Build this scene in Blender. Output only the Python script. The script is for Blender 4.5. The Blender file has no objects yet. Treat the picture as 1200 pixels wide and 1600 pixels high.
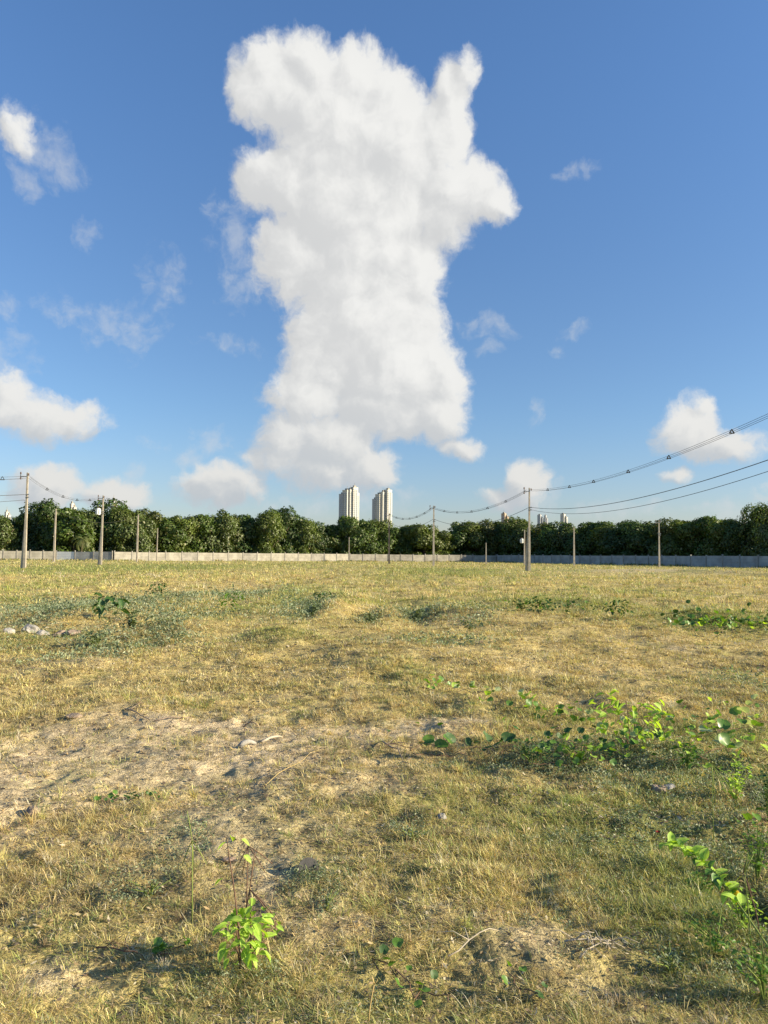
import bpy, math, random
import numpy as np
from mathutils import Vector, Matrix, Quaternion
R = math.radians
PI = math.pi
random.seed(7)
rng = np.random.default_rng(11)
S = bpy.context.scene
C = S.collection

# ------------------------------------------------------------------ camera
EYE = 1.6
FPX = 1180.0                       # focal length in pixels of the 1200 x 1600 photograph
PITCH, ROLL = 3.35, 0.45
cam = bpy.data.objects.new('camera', bpy.data.cameras.new('camera'))
C.objects.link(cam)
S.camera = cam
cam.data.sensor_fit = 'VERTICAL'
cam.data.sensor_height = 36.0
cam.data.lens = 36.0 * FPX / 1600.0
cam.data.clip_start, cam.data.clip_end = 0.05, 20000
CR = (Matrix.Rotation(R(90 + PITCH), 4, 'X') @ Matrix.Rotation(R(ROLL), 4, 'Z'))
cam.matrix_world = Matrix.Translation((0, 0, EYE)) @ CR

def ray(px, py):
    v = CR.to_3x3() @ Vector(((px - 600) / FPX, -(py - 800) / FPX, -1))
    return v.normalized()
def azel(px, py):
    v = ray(px, py)
    return math.degrees(math.atan2(v.x, v.y)), math.degrees(math.asin(v.z))

# ------------------------------------------------------------------ sun and sky
SUN_BEHIND, SUN_EL = 9.5, 20.0    # from the right, a little behind the photographer
sdir = Vector((math.cos(R(SUN_BEHIND)) * math.cos(R(SUN_EL)), -math.sin(R(SUN_BEHIND)) * math.cos(R(SUN_EL)), math.sin(R(SUN_EL))))
ld = bpy.data.lights.new('sun', 'SUN')
ld.energy, ld.angle, ld.color = 5.0, R(0.55), (1.0, 0.855, 0.60)
sun = bpy.data.objects.new('sun', ld)
C.objects.link(sun)
sun.rotation_mode = 'QUATERNION'
sun.rotation_quaternion = sdir.to_track_quat('Z', 'Y')
S.view_settings.view_transform = 'Standard'
S.view_settings.look = 'None'
S.view_settings.exposure = 1.1
S.view_settings.gamma = 1
S.render.engine = 'CYCLES'
cy = S.cycles
cy.max_bounces, cy.diffuse_bounces, cy.glossy_bounces, cy.transmission_bounces = 5, 3, 2, 4
cy.transparent_max_bounces = 6
cy.use_denoising = True
try:
    cy.denoiser = 'OPENIMAGEDENOISE'
except Exception:
    pass

class NT:
    """small helper that writes node trees"""
    def __init__(s, tree): s.t = tree
    def n(s, typ, **kw):
        nd = s.t.nodes.new(typ)
        for k, v in kw.items(): setattr(nd, k, v)
        return nd
    def put(s, sock, v):
        if isinstance(v, bpy.types.NodeSocket): s.t.links.new(v, sock)
        elif v is not None: sock.default_value = v
    def m(s, op, a, b=None, c=None, clamp=False):
        nd = s.n('ShaderNodeMath', operation=op, use_clamp=clamp)
        for i, v in enumerate((a, b, c)): s.put(nd.inputs[i], v) if v is not None else None
        return nd.outputs[0]
    def v(s, op, a, b=None, c=None, scale=None):
        nd = s.n('ShaderNodeVectorMath', operation=op)
        for i, x in enumerate((a, b, c)):
            if x is not None: s.put(nd.inputs[i], x)
        if scale is not None: s.put(nd.inputs['Scale'], scale)
        return nd.outputs['Value'] if op in ('DOT_PRODUCT', 'LENGTH') else nd.outputs[0]
    def noise(s, vec, scale, detail=3, rough=0.5, typ='FBM', out='Fac', dist=0.0):
        nd = s.n('ShaderNodeTexNoise')
        nd.noise_type = typ
        s.put(nd.inputs['Vector'], vec)
        nd.inputs['Scale'].default_value = scale
        nd.inputs['Detail'].default_value = detail
        nd.inputs['Roughness'].default_value = rough
        nd.inputs['Distortion'].default_value = dist
        return nd.outputs[out]
    def step(s, x, a, b, lo=0.0, hi=1.0):
        nd = s.n('ShaderNodeMapRange', interpolation_type='SMOOTHSTEP')
        s.put(nd.inputs['Value'], x)
        for k, v in (('From Min', a), ('From Max', b), ('To Min', lo), ('To Max', hi)): s.put(nd.inputs[k], v)
        return nd.outputs['Result']
    def mix(s, f, a, b, typ='RGBA', blend='MIX'):
        nd = s.n('ShaderNodeMix', data_type=typ)
        if typ == 'RGBA': nd.blend_type = blend
        ins = [i for i in nd.inputs if i.enabled]
        s.put(ins[0], f); s.put(ins[1], a); s.put(ins[2], b)
        return [o for o in nd.outputs if o.enabled][0]

world = bpy.data.worlds.new('World')
S.world = world
world.use_nodes = True
wt = world.node_tree
wt.nodes.clear()
W = NT(wt)
# clouds are laid out by direction (azimuth, elevation in degrees): centre x, y, radius x, y and strength
BIG = [(430,135,62,55,1.1),(480,105,48,38,1),(560,125,48,42,1),(605,150,42,42,1),(393,148,34,36,.95),(468,158,58,38,1.1),(540,225,95,85,1.4),
 (625,240,65,75,1.3),(726,108,15,24,.6),(703,160,26,45,.9),(690,215,40,50,1),(722,300,62,42,1.05),(775,318,34,22,.9),(446,285,66,42,1.1),(400,290,30,34,.8),
 (560,320,120,85,1.5),(690,345,45,38,.9),(570,420,108,85,1.5),(640,420,48,66,1.1),(462,395,60,62,1),(575,510,108,85,1.5),(505,565,55,50,1.1),
 (620,580,88,72,1.4),(690,590,42,48,1),(600,640,85,45,1.1),(685,645,45,42,1),(480,615,62,42,.85),(450,685,42,45,.8),(520,690,66,50,1),
 (575,735,46,36,.9),(500,738,60,30,.75),(440,725,45,22,.55),(718,702,34,18,.65)]
SMALL = [(50,240,58,40,.64),(103,262,26,16,.6),(25,205,25,28,.7),(45,292,18,24,.55),(340,330,20,20,.5),(130,365,22,20,.45),(378,405,45,65,.6),(195,505,60,36,.5),
 (8,560,34,50,.5),(60,648,84,30,.95),(12,612,26,28,.8),(365,537,52,12,.42),(330,690,38,26,.55),(345,757,60,27,1.0),(72,758,46,32,1.0),(182,772,46,20,.98),
 (255,438,32,36,.42),(88,468,28,26,.35),(758,508,40,20,.62),(765,541,18,14,.58),(905,268,34,13,.6),(898,515,24,12,.42),(860,545,18,12,.45),
 (836,647,15,20,.62),(1076,668,42,36,1.05),(1125,694,55,24,.85),(1103,630,15,14,.7),(1052,742,20,12,.65),(822,757,30,30,1.1),(792,780,40,18,.7),(850,775,30,22,.6),
 (640,777,30,14,.6),(1148,795,44,14,.6),(206,740,16,16,.5),(300,715,24,12,.5),(520,790,150,16,.45),(240,695,24,12,.4),(10,480,14,20,.5),(980,800,110,12,.5),(430,790,60,14,.4),
 (-230,400,110,80,.9),(-260,640,150,60,.9),(1480,540,130,80,.95),(1500,250,90,50,.6),(1380,760,120,26,.8),(-200,120,90,40,.6)]
tc = W.n('ShaderNodeTexCoord')
dirv = W.v('NORMALIZE', tc.outputs['Generated'])
sx = W.n('ShaderNodeSeparateXYZ'); wt.links.new(dirv, sx.inputs[0])
az = W.m('MULTIPLY', W.m('ARCTAN2', sx.outputs[0], sx.outputs[1]), 180 / PI)
el = W.m('MULTIPLY', W.m('ARCSINE', sx.outputs[2]), 180 / PI)
cb = W.n('ShaderNodeCombineXYZ'); wt.links.new(az, cb.inputs[0]); wt.links.new(el, cb.inputs[1])
P0 = cb.outputs[0]
wc = W.noise(P0, 0.22, 2, 0.5, out='Color')
wf = W.noise(P0, 0.85, 4, 0.6, out='Color')
w1 = W.v('SCALE', W.v('SUBTRACT', wc, (.5, .5, .5)), scale=2.4)
w2 = W.v('SCALE', W.v('SUBTRACT', wf, (.5, .5, .5)), scale=0.9)
PW = W.v('ADD', P0, W.v('ADD', w1, w2))
def blobs(p, lst):
    acc = None
    for (x, y, rx, ry, a) in lst:
        cx, cyy = azel(x, y)
        ix, iy = FPX / 57.3 / (rx * 1.18), FPX / 57.3 / (ry * 1.19)
        q = W.v('MULTIPLY_ADD', p, (ix, iy, 0), (-cx * ix, -cyy * iy, 0))
        g = W.m('MULTIPLY_ADD', W.v('DOT_PRODUCT', q, q), -a, a)
        acc = g if acc is None else W.m('SMOOTH_MAX', acc, g, 0.4)
    return acc
def billow(p):
    """cauliflower relief: rounded cells at three sizes"""
    tot = None
    for sc, am in ((0.42, .52), (1.15, .26), (3.1, .13)):
        vo = W.n('ShaderNodeTexVoronoi', feature='SMOOTH_F1', voronoi_dimensions='2D')
        W.put(vo.inputs['Vector'], p); vo.inputs['Scale'].default_value = sc
        vo.inputs['Smoothness'].default_value = 0.55
        t = W.m('MULTIPLY', vo.outputs['Distance'], -am)
        tot = t if tot is None else W.m('ADD', tot, t)
    return W.m('ADD', tot, .36)
SM_ = [(*b[:4], b[4] * .82) for b in SMALL]
REL = BIG + [b for b in SM_ if b[4] > .53]
def field(p, wide):
    f = blobs(p, REL)
    return f, blobs(p, [b for b in SM_ if b[4] <= .53])
LOFF = (0.8, 0.75, 0)              # towards the sun, in degrees
fBig, fFaint = field(PW, True)
fA = fBig
nA = billow(PW)
wisp = W.noise(PW, 0.9, 8, 0.6)
dA = W.m('ADD', fA, W.m('ADD', W.m('MULTIPLY_ADD', wisp, 1.25, -0.68)))
PL = W.v('ADD', PW, LOFF)
fB = blobs(PL, REL)
nB = billow(PL)
dB = W.m('ADD', fB, W.m('MULTIPLY', nB, 0.9))
dense = W.m('POWER', W.step(dA, 0.14, 0.98), 1.1)
relief = W.m('ADD', W.m('MULTIPLY', W.m('SUBTRACT', fBig, fB), 1.05), W.m('MULTIPLY', W.m('SUBTRACT', nA, nB), 0.62))
relief = W.m('ADD', relief, W.m('MULTIPLY_ADD', W.noise(P0, 0.2, 5, 0.45), 1.3, -0.6))
lit = W.step(relief, -0.35, 0.5)
inside = W.step(fA, 0.1, 1.5)
lit = W.m('ADD', W.m('MULTIPLY', lit, 0.85), W.m('MULTIPLY', inside, 0.15))
lowc = W.step(el, 1.0, 16.0)       # clouds low down are seen through more air
CLS = 0.56
c_sh = W.mix(lowc, (4.3 * CLS, 4.65 * CLS, 5.0 * CLS, 1), (5.4 * CLS, 5.45 * CLS, 5.45 * CLS, 1))
c_li = W.mix(lowc, (6.5 * CLS, 6.4 * CLS, 6.1 * CLS, 1), (7.6 * CLS, 7.55 * CLS, 7.3 * CLS, 1))
ccol = W.mix(lit, c_sh, c_li)
dF = W.m('ADD', fFaint, W.m('ADD', W.m('MULTIPLY', nA, 0.8), W.m('MULTIPLY_ADD', wisp, 1.5, -0.8)))
faint = W.step(dF, -0.1, 0.85, 0.0, 0.46)
sky = W.n('ShaderNodeTexSky', sky_type='NISHITA', sun_disc=False)
sky.sun_elevation, sky.sun_rotation = R(SUN_EL), R(90 + SUN_BEHIND)
sky.altitude, sky.air_density, sky.dust_density, sky.ozone_density = 0, 1.0, 0.6, 2.2
alpha = W.m('MULTIPLY', dense, W.step(el, -0.5, 2.0, 0.0, 0.98))
tint = W.mix(W.step(el, 0.0, 12.0), (.60, .60, .70, 1), (.55, .655, .775, 1))
tint = W.mix(W.step(el, 10.0, 38.0), tint, (.60, .79, .99, 1))
skc = W.v('MULTIPLY', sky.outputs[0], tint)
skc = W.mix(W.m('MULTIPLY', faint, W.step(el, -0.5, 2.0)), skc, (5.6 * CLS, 5.8 * CLS, 6.0 * CLS, 1))
final = W.mix(alpha, skc, ccol)
bg = W.n('ShaderNodeBackground')
wt.links.new(final, bg.inputs[0]); bg.inputs[1].default_value = 0.1
wo = W.n('ShaderNodeOutputWorld'); wt.links.new(bg.outputs[0], wo.inputs[0])
world.cycles.sampling_method = 'MANUAL'
world.cycles.sample_map_resolution = 512

# ------------------------------------------------------------------ numpy noise and terrain
_tab = np.random.default_rng(3).random((256, 256))
def vnoise(x, y):
    xi, yi = np.floor(x).astype(np.int64), np.floor(y).astype(np.int64)
    fx, fy = x - xi, y - yi
    fx, fy = fx * fx * (3 - 2 * fx), fy * fy * (3 - 2 * fy)
    a, b = _tab[xi & 255, yi & 255], _tab[(xi + 1) & 255, yi & 255]
    c, d = _tab[xi & 255, (yi + 1) & 255], _tab[(xi + 1) & 255, (yi + 1) & 255]
    return (a * (1 - fx) + b * fx) * (1 - fy) + (c * (1 - fx) + d * fx) * fy
def fbm(x, y, oct=4, rough=.5, off=0):
    t, a, n = 0, 1, 0
    for i in range(oct):
        t = t + a * vnoise(x + 37.1 * i + off, y + 11.7 * i + off * 1.7); n += a
        a *= rough; x, y = x * 2.03, y * 2.03
    return t / n - .5
def gpt(px, py, z=0.0):
    v = ray(px, py)
    t = (z - EYE) / v.z
    return v.x * t, v.y * t
def patch_list(lst):
    out = []
    for (px, py, rx, ry, a) in lst:
        x, y = gpt(px, py)
        d = y
        out.append((x, y, rx * d / FPX, max(ry * d * d / (FPX * EYE), .05), a))
    return out
MOUND = patch_list([(525,948,28,14,.26),(605,958,28,9,.18),(695,955,34,12,.26),(420,945,30,12,.2),(450,1000,60,7,.14),(780,940,50,7,.2),(560,940,26,8,.10),(760,965,40,10,.14),(905,950,60,7,.2),(860,985,80,10,.1),
  (130,965,90,12,.22),(300,990,60,8,.12),(1120,968,90,6,.2),(330,935,60,10,.15),(1060,1180,170,26,.06),(820,1010,90,12,.08),(430,990,50,9,.1),
  (1010,893,80,3,.25),(1180,900,50,5,.5),(640,900,70,3,.25)])
DIP = patch_list([(487,955,16,16,-.12),(578,972,20,8,-.09),(648,965,20,10,-.13),(845,950,20,6,-.1),(600,1193,200,3.5,-.06),(1175,1400,45,40,-.16)])
def gsum(lst, x, y):
    t = np.zeros_like(x)
    for (cx, cyy, rx, ry, a) in lst:
        q = ((x - cx) / rx) ** 2 + ((y - cyy) / ry) ** 2
        t += a * np.exp(-np.minimum(q, 40))
    return t
def terrain(x, y):
    x, y = np.asarray(x, float), np.asarray(y, float)
    d = np.hypot(x, y)
    fade = np.clip(1 - (d - 60) / 80, .15, 1)
    near = np.clip((d - 2) / 12, .12, 1)
    z = fbm(x * .11, y * .11, 3, off=5) * .52 * fade * near
    z += fbm(x * .7, y * .7, 3, off=9) * .28 * np.clip(1 - (d - 40) / 40, 0, 1) * np.clip(d / 12, .28, 1)
    z += fbm(x * 3.3, y * 3.3, 4, .6, off=2) * .10 * np.clip(1 - (d - 14) / 22, 0, 1)
    z += fbm(x * 11, y * 11, 3, .6, off=14) * .028 * np.clip(1 - (d - 7) / 8, 0, 1)
    m = d < 130
    zz = np.zeros_like(z); zz[m] = (gsum(MOUND, x, y) + gsum(DIP, x, y))[m] if z.ndim else 0
    return z + zz
def tz(x, y): return float(terrain(np.array([x]), np.array([y]))[0])
def gp(px, py):
    """the point of the uneven ground seen at a pixel of the photograph"""
    z = 0
    for _ in range(6):
        x, y = gpt(px, py, z); z = tz(x, y)
    return x, y, z
GREEN = patch_list([(205,887,140,6,1.5),(690,893,90,6,1.2),(60,915,110,16,.7),(1050,1300,150,80,.8),(900,1290,150,60,.5),(1110,1470,150,110,1.1),(720,1260,130,30,.5),
 (380,1570,200,50,.6),(700,1580,180,40,.45),(480,925,60,12,.8),(870,945,90,12,1.1),(1150,975,110,11,1.5),(380,955,80,18,.5),(970,925,120,9,.5),(40,1000,60,14,.7),
 (60,1460,90,60,.4),(420,1000,60,12,.6),(640,1060,60,18,.35),(620,905,60,8,.5),(860,1120,130,18,.5),(1120,1150,120,24,.6),(10,940,60,10,.8),(560,1005,180,7,.5)])
HERB = patch_list([(450,945,16,14,1.),(1110,1400,80,60,.9),(1130,1520,90,50,.7),(1190,1240,60,60,1.2),(1190,1440,60,60,1.),(1000,1195,200,26,.9),(760,1198,120,10,.9),(140,955,120,18,1.2),(170,1003,110,18,1.4),(60,975,50,10,.8),(340,930,60,10,.9),(300,965,60,12,.8),(240,1360,50,46,1.2),(500,1390,50,40,1.1),(640,1295,46,22,1.1),
 (1150,1380,70,60,1.2),(900,1320,110,40,.9),(960,1180,110,24,1.3),(1070,1215,130,26,1.),(700,1010,70,10,.6),(487,948,26,16,1.5),(650,960,30,10,1.3),(578,968,24,8,1.1),(740,968,50,9,.8),(830,1180,70,14,1.1),
 (1000,1270,80,30,.7),(380,1530,70,34,.7),(540,1570,90,30,.5),(960,1400,70,40,.8),(400,925,60,8,.7),(1170,1060,50,20,.5),(680,1110,70,10,.4),(330,1185,40,8,.4),(1180,1300,40,60,.8),(300,1310,30,20,.6)])
BARE = patch_list([(520,1440,90,50,.5),(250,1290,120,40,.5),(100,1400,90,40,.35),(760,1440,90,40,.4),(560,1290,90,30,.45),(880,1040,120,14,.4),(420,1070,120,14,.4),(230,1150,240,60,.7),(80,1240,110,40,.5),(200,1175,230,60,.6),(560,1160,200,36,.45),(420,1300,120,70,.6),(300,1180,90,30,.5),(260,1150,190,34,1.1),(110,1205,150,45,.8),(600,1150,130,22,.8),(410,1400,46,60,.9),(350,1240,90,50,.55),(60,1525,60,30,1.2),(470,1205,110,26,.7),(620,1235,70,22,.7),
 (700,1130,80,14,.5),(200,1080,120,16,.5),(20,1290,60,40,.6),(850,1480,60,40,.5),(560,1420,80,30,.4),(1020,1400,40,40,.2),(900,1100,100,12,.4),(90,1030,100,14,.3),(1000,893,110,2.5,1.),(330,1340,60,30,.5),(960,1560,70,30,.5)])
def cover(x, y):
    n1, n2, n3 = fbm(x * .35, y * .35, 4, .55, 21), fbm(x * .5, y * .22, 4, .55, 33), fbm(x * 1.1, y * 1.1, 4, .6, 47)
    nf = fbm(x * .06, y * .09, 4, .6, 71)
    g = gsum(GREEN, x, y) + np.clip(n1 * 1.5 + nf * 1.6 - .10, 0, 1) + np.clip(fbm(x * 2.6, y * 2.6, 3, .6, 87) * 1.6 - .1, 0, .5)
    g = g + np.clip((np.hypot(x, y) - 45) / 60, 0, 1) * .38
    h = gsum(HERB, x, y) * (0.6 + n3 * 1.6) + np.clip(n2 * 2.2 + n3 - .48, 0, 1) * .9
    b = gsum(BARE, x, y) * (0.9 + n3 * 1.2) + np.clip(-n1 * 1.8 + n3 * 1.4 - .34, 0, .8)
    return np.clip(g, 0, 1.4), np.clip(h, 0, 1.5), np.clip(b, 0, 1.2)

# ------------------------------------------------------------------ materials
def mat(name, build):
    m = bpy.data.materials.new(name); m.use_nodes = True
    m.node_tree.nodes.clear()
    n = NT(m.node_tree)
    out = n.n('ShaderNodeOutputMaterial')
    m.node_tree.links.new(build(n), out.inputs[0])
    return m
def principled(n, col, rough=.8, bump=None, spec=.3, metal=0):
    b = n.n('ShaderNodeBsdfPrincipled')
    n.put(b.inputs['Base Color'], col); n.put(b.inputs['Roughness'], rough)
    b.inputs['Specular IOR Level'].default_value = spec
    b.inputs['Metallic'].default_value = metal
    if bump is not None:
        h, st, dist = bump
        bp = n.n('ShaderNodeBump'); n.put(bp.inputs['Height'], h); bp.inputs['Strength'].default_value = st; bp.inputs['Distance'].default_value = dist
        n.t.links.new(bp.outputs[0], b.inputs['Normal'])
    return b.outputs[0]
def rough_mat(name, c1, c2, scale=3, rough=.85, bump=.3, dist=.01, spec=.25, metal=0):
    def f(n):
        co = n.n('ShaderNodeTexCoord').outputs['Object']
        a = n.noise(co, scale, 5, .6)
        k = n.step(a, .3, .7)
        return principled(n, n.mix(k, (*c1, 1), (*c2, 1)), rough, (n.noise(co, scale * 4, 5, .65), bump, dist), spec, metal)
    return mat(name, f)
def leaf_mat(name, c1, c2, trans=.35, scale=2., attr=None, rough=.6, gloss=.04, tmul=(1.3, 1.35, .5)):
    def f(n):
        if attr:
            col = n.n('ShaderNodeAttribute', attribute_name=attr).outputs['Color']
        else:
            co = n.n('ShaderNodeTexCoord').outputs['Object']
            oi = n.n('ShaderNodeObjectInfo').outputs['Random']
            k = n.m('ADD', n.m('MULTIPLY', n.step(n.noise(co, scale, 3, .6), .3, .7), .7), n.m('MULTIPLY', oi, .3))
            col = n.mix(k, (*c1, 1), (*c2, 1))
            sp = n.n('ShaderNodeSeparateXYZ'); n.put(sp.inputs[0], co)
            rib = n.step(n.m('ABSOLUTE', sp.outputs[1]), .012, .045)
            spot = n.step(n.noise(n.v('ADD', co, n.v('SCALE', (9., 7., 5.), scale=oi)), 6, 3, .6), .60, .68)
            col = n.mix(n.m('MULTIPLY', spot, .55), col, (.36, .30, .08, 1))
            col = n.mix(rib, n.v('SCALE', col, scale=1.5), col)
        d = n.n('ShaderNodeBsdfDiffuse'); n.put(d.inputs[0], col)
        t = n.n('ShaderNodeBsdfTranslucent'); n.put(t.inputs[0], n.v('MULTIPLY', col, tmul))
        g = n.n('ShaderNodeBsdfGlossy'); g.inputs['Roughness'].default_value = rough; g.inputs[0].default_value = (.9, .9, .9, 1)
        m1 = n.n('ShaderNodeMixShader'); m1.inputs[0].default_value = trans
        n.t.links.new(d.outputs[0], m1.inputs[1]); n.t.links.new(t.outputs[0], m1.inputs[2])
        m2 = n.n('ShaderNodeMixShader'); m2.inputs[0].default_value = gloss
        n.t.links.new(m1.outputs[0], m2.inputs[1]); n.t.links.new(g.outputs[0], m2.inputs[2])
        return m2.outputs[0]
    return mat(name, f)
def facade(name, wall_c, band_c):
    def f(n):
        co = n.n('ShaderNodeTexCoord').outputs['Object']
        sp = n.n('ShaderNodeSeparateXYZ'); n.put(sp.inputs[0], co)
        fl = n.m('FRACT', n.m('MULTIPLY', sp.outputs[2], 1 / 3.1))
        band = n.m('MULTIPLY', n.step(fl, .30, .36), n.step(fl, .72, .66))
        bay = n.step(n.noise(n.v('MULTIPLY', co, (.35, .35, .001)), 1, 1, .5), .46, .5)
        dirt = n.step(n.noise(n.v('MULTIPLY', co, (.3, .3, .02)), 1, 4, .6), .3, .7, .88, 1.05)
        col = n.mix(n.m('MULTIPLY', n.m('MULTIPLY', band, bay), .8), (*wall_c, 1), (*band_c, 1))
        return principled(n, n.v('SCALE', col, scale=dirt), .8)
    return mat(name, f)
def ground_build(n):
    co = n.n('ShaderNodeTexCoord').outputs['Object']
    tint = n.n('ShaderNodeAttribute', attribute_name='tint').outputs['Color']
    a = n.noise(co, 9, 6, .7)
    b = n.noise(co, 70, 4, .7)
    c = n.noise(co, 1.3, 5, .65)
    k = n.m('ADD', n.m('MULTIPLY', a, .5), n.m('ADD', n.m('MULTIPLY', b, .5), n.m('MULTIPLY_ADD', c, .4, -.2)))
    f = n.step(k, .38, .64, .5, 1.32)
    col = n.v('SCALE', tint, scale=f)
    vo = n.n('ShaderNodeTexVoronoi'); n.put(vo.inputs['Vector'], co); vo.inputs['Scale'].default_value = 46
    litter_shade = n.step(n.m('ADD', vo.outputs['Distance'], n.m('MULTIPLY', n.noise(co, 5, 3, .6), .5)), .22, .42)  # small shadows of litter, painted into the ground colour as dark specks
    col = n.mix(n.m('MULTIPLY_ADD', litter_shade, .7, .3), (.10, .08, .05, 1), col)
    h = n.m('ADD', n.m('MULTIPLY', a, .7), n.m('ADD', n.m('MULTIPLY', b, .35), n.m('MULTIPLY', n.noise(co, 26, 4, .6), .4)))
    return principled(n, col, .95, (h, 1.0, .05), .1)
M = dict(
 ground=mat('dry_ground', ground_build),
 grass=leaf_mat('dry_grass_blades', None, None, .3, attr='tint', tmul=(1.15, 1.1, .7)),
 herb=leaf_mat('herb_leaves', None, None, .3, attr='tint', tmul=(1.1, 1.2, .6)),
 crown=leaf_mat('tree_leaves', None, None, .22, attr='tint', tmul=(1.3, 1.5, .4), gloss=.035, rough=.5),
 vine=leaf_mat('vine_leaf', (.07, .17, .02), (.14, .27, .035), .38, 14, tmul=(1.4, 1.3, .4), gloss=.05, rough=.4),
 pale=leaf_mat('pale_leaf', (.38, .48, .20), (.50, .56, .30), .4, 14, tmul=(1.1, 1.1, .6)),
 bright=leaf_mat('bright_leaf', (.30, .50, .06), (.42, .58, .09), .42, 14, tmul=(1.35, 1.3, .4), gloss=.03),
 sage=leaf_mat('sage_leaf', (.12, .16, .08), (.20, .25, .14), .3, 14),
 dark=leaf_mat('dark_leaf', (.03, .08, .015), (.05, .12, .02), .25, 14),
 straw=rough_mat('straw_stem', (.42, .30, .12), (.52, .40, .18), 20),
 red=rough_mat('red_petal', (.18, .01, .015), (.28, .015, .02), 30),
 yellow=rough_mat('yellow_leaf_skin', (.75, .45, .03), (.8, .55, .05), 30),
 stem=rough_mat('purple_stem', (.12, .07, .05), (.18, .11, .07), 20),
 gstem=rough_mat('green_stem', (.14, .2, .04), (.22, .26, .07), 20),
 bark=rough_mat('bark', (.10, .075, .05), (.17, .13, .09), 4),
 dead=rough_mat('dead_wood', (.36, .30, .22), (.5, .44, .34), 12),
 rock=rough_mat('pale_stone', (.26, .25, .22), (.40, .37, .33), 9, bump=.6, dist=.02),
 brown=rough_mat('brown_stone', (.20, .15, .11), (.32, .25, .19), 12, bump=.6, dist=.02),
 pink=rough_mat('pinkish_stone', (.30, .22, .16), (.40, .29, .22), 12, bump=.6, dist=.01),
 black=rough_mat('dark_rubber', (.05, .05, .05), (.09, .085, .08), 12, bump=.4, dist=.01),
 pole=rough_mat('pole_concrete', (.34, .30, .24), (.52, .46, .37), 1.5, bump=.5, dist=.02),
 dpole=rough_mat('weathered_pole', (.07, .06, .055), (.12, .10, .09), 1.5, bump=.5, dist=.02),
 metal=rough_mat('galvanised_metal', (.25, .26, .27), (.35, .36, .37), 5, rough=.5, metal=.6),
 cable=rough_mat('cable_sheath', (.03, .03, .03), (.05, .05, .05), 5, rough=.6),
 ceramic=rough_mat('insulator_glaze', (.08, .05, .04), (.13, .08, .06), 5, rough=.4),
 trafo=rough_mat('transformer_paint', (.62, .64, .62), (.72, .73, .7), 3, rough=.6),
 wall_cream=rough_mat('cream_concrete', (.25, .235, .195), (.40, .375, .315), .6, bump=.3, dist=.02),
 wall_grey=rough_mat('grey_concrete', (.25, .25, .24), (.40, .40, .38), .45, bump=.4, dist=.03),
 wall_worn=rough_mat('worn_concrete', (.20, .19, .165), (.34, .32, .28), .7, bump=.3, dist=.02),
 wall_white=rough_mat('white_panel', (.66, .67, .66), (.74, .74, .72), .6, bump=.2, dist=.02),
 wall_post=rough_mat('concrete_post', (.20, .19, .17), (.34, .32, .28), 1., bump=.4, dist=.02),
 tow_white=facade('white_render', (.55, .53, .47), (.30, .31, .32)),
 tow_grey=facade('grey_render', (.40, .41, .43), (.24, .26, .28)),
 tow_tan=facade('tan_render', (.42, .32, .23), (.22, .19, .17)),
 strip=rough_mat('tinted_glazing', (.26, .29, .32), (.34, .37, .4), .3, rough=.3, bump=0),
 glass=rough_mat('window_glass', (.08, .11, .14), (.12, .16, .2), .3, rough=.15, bump=0, spec=.6),
)

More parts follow.
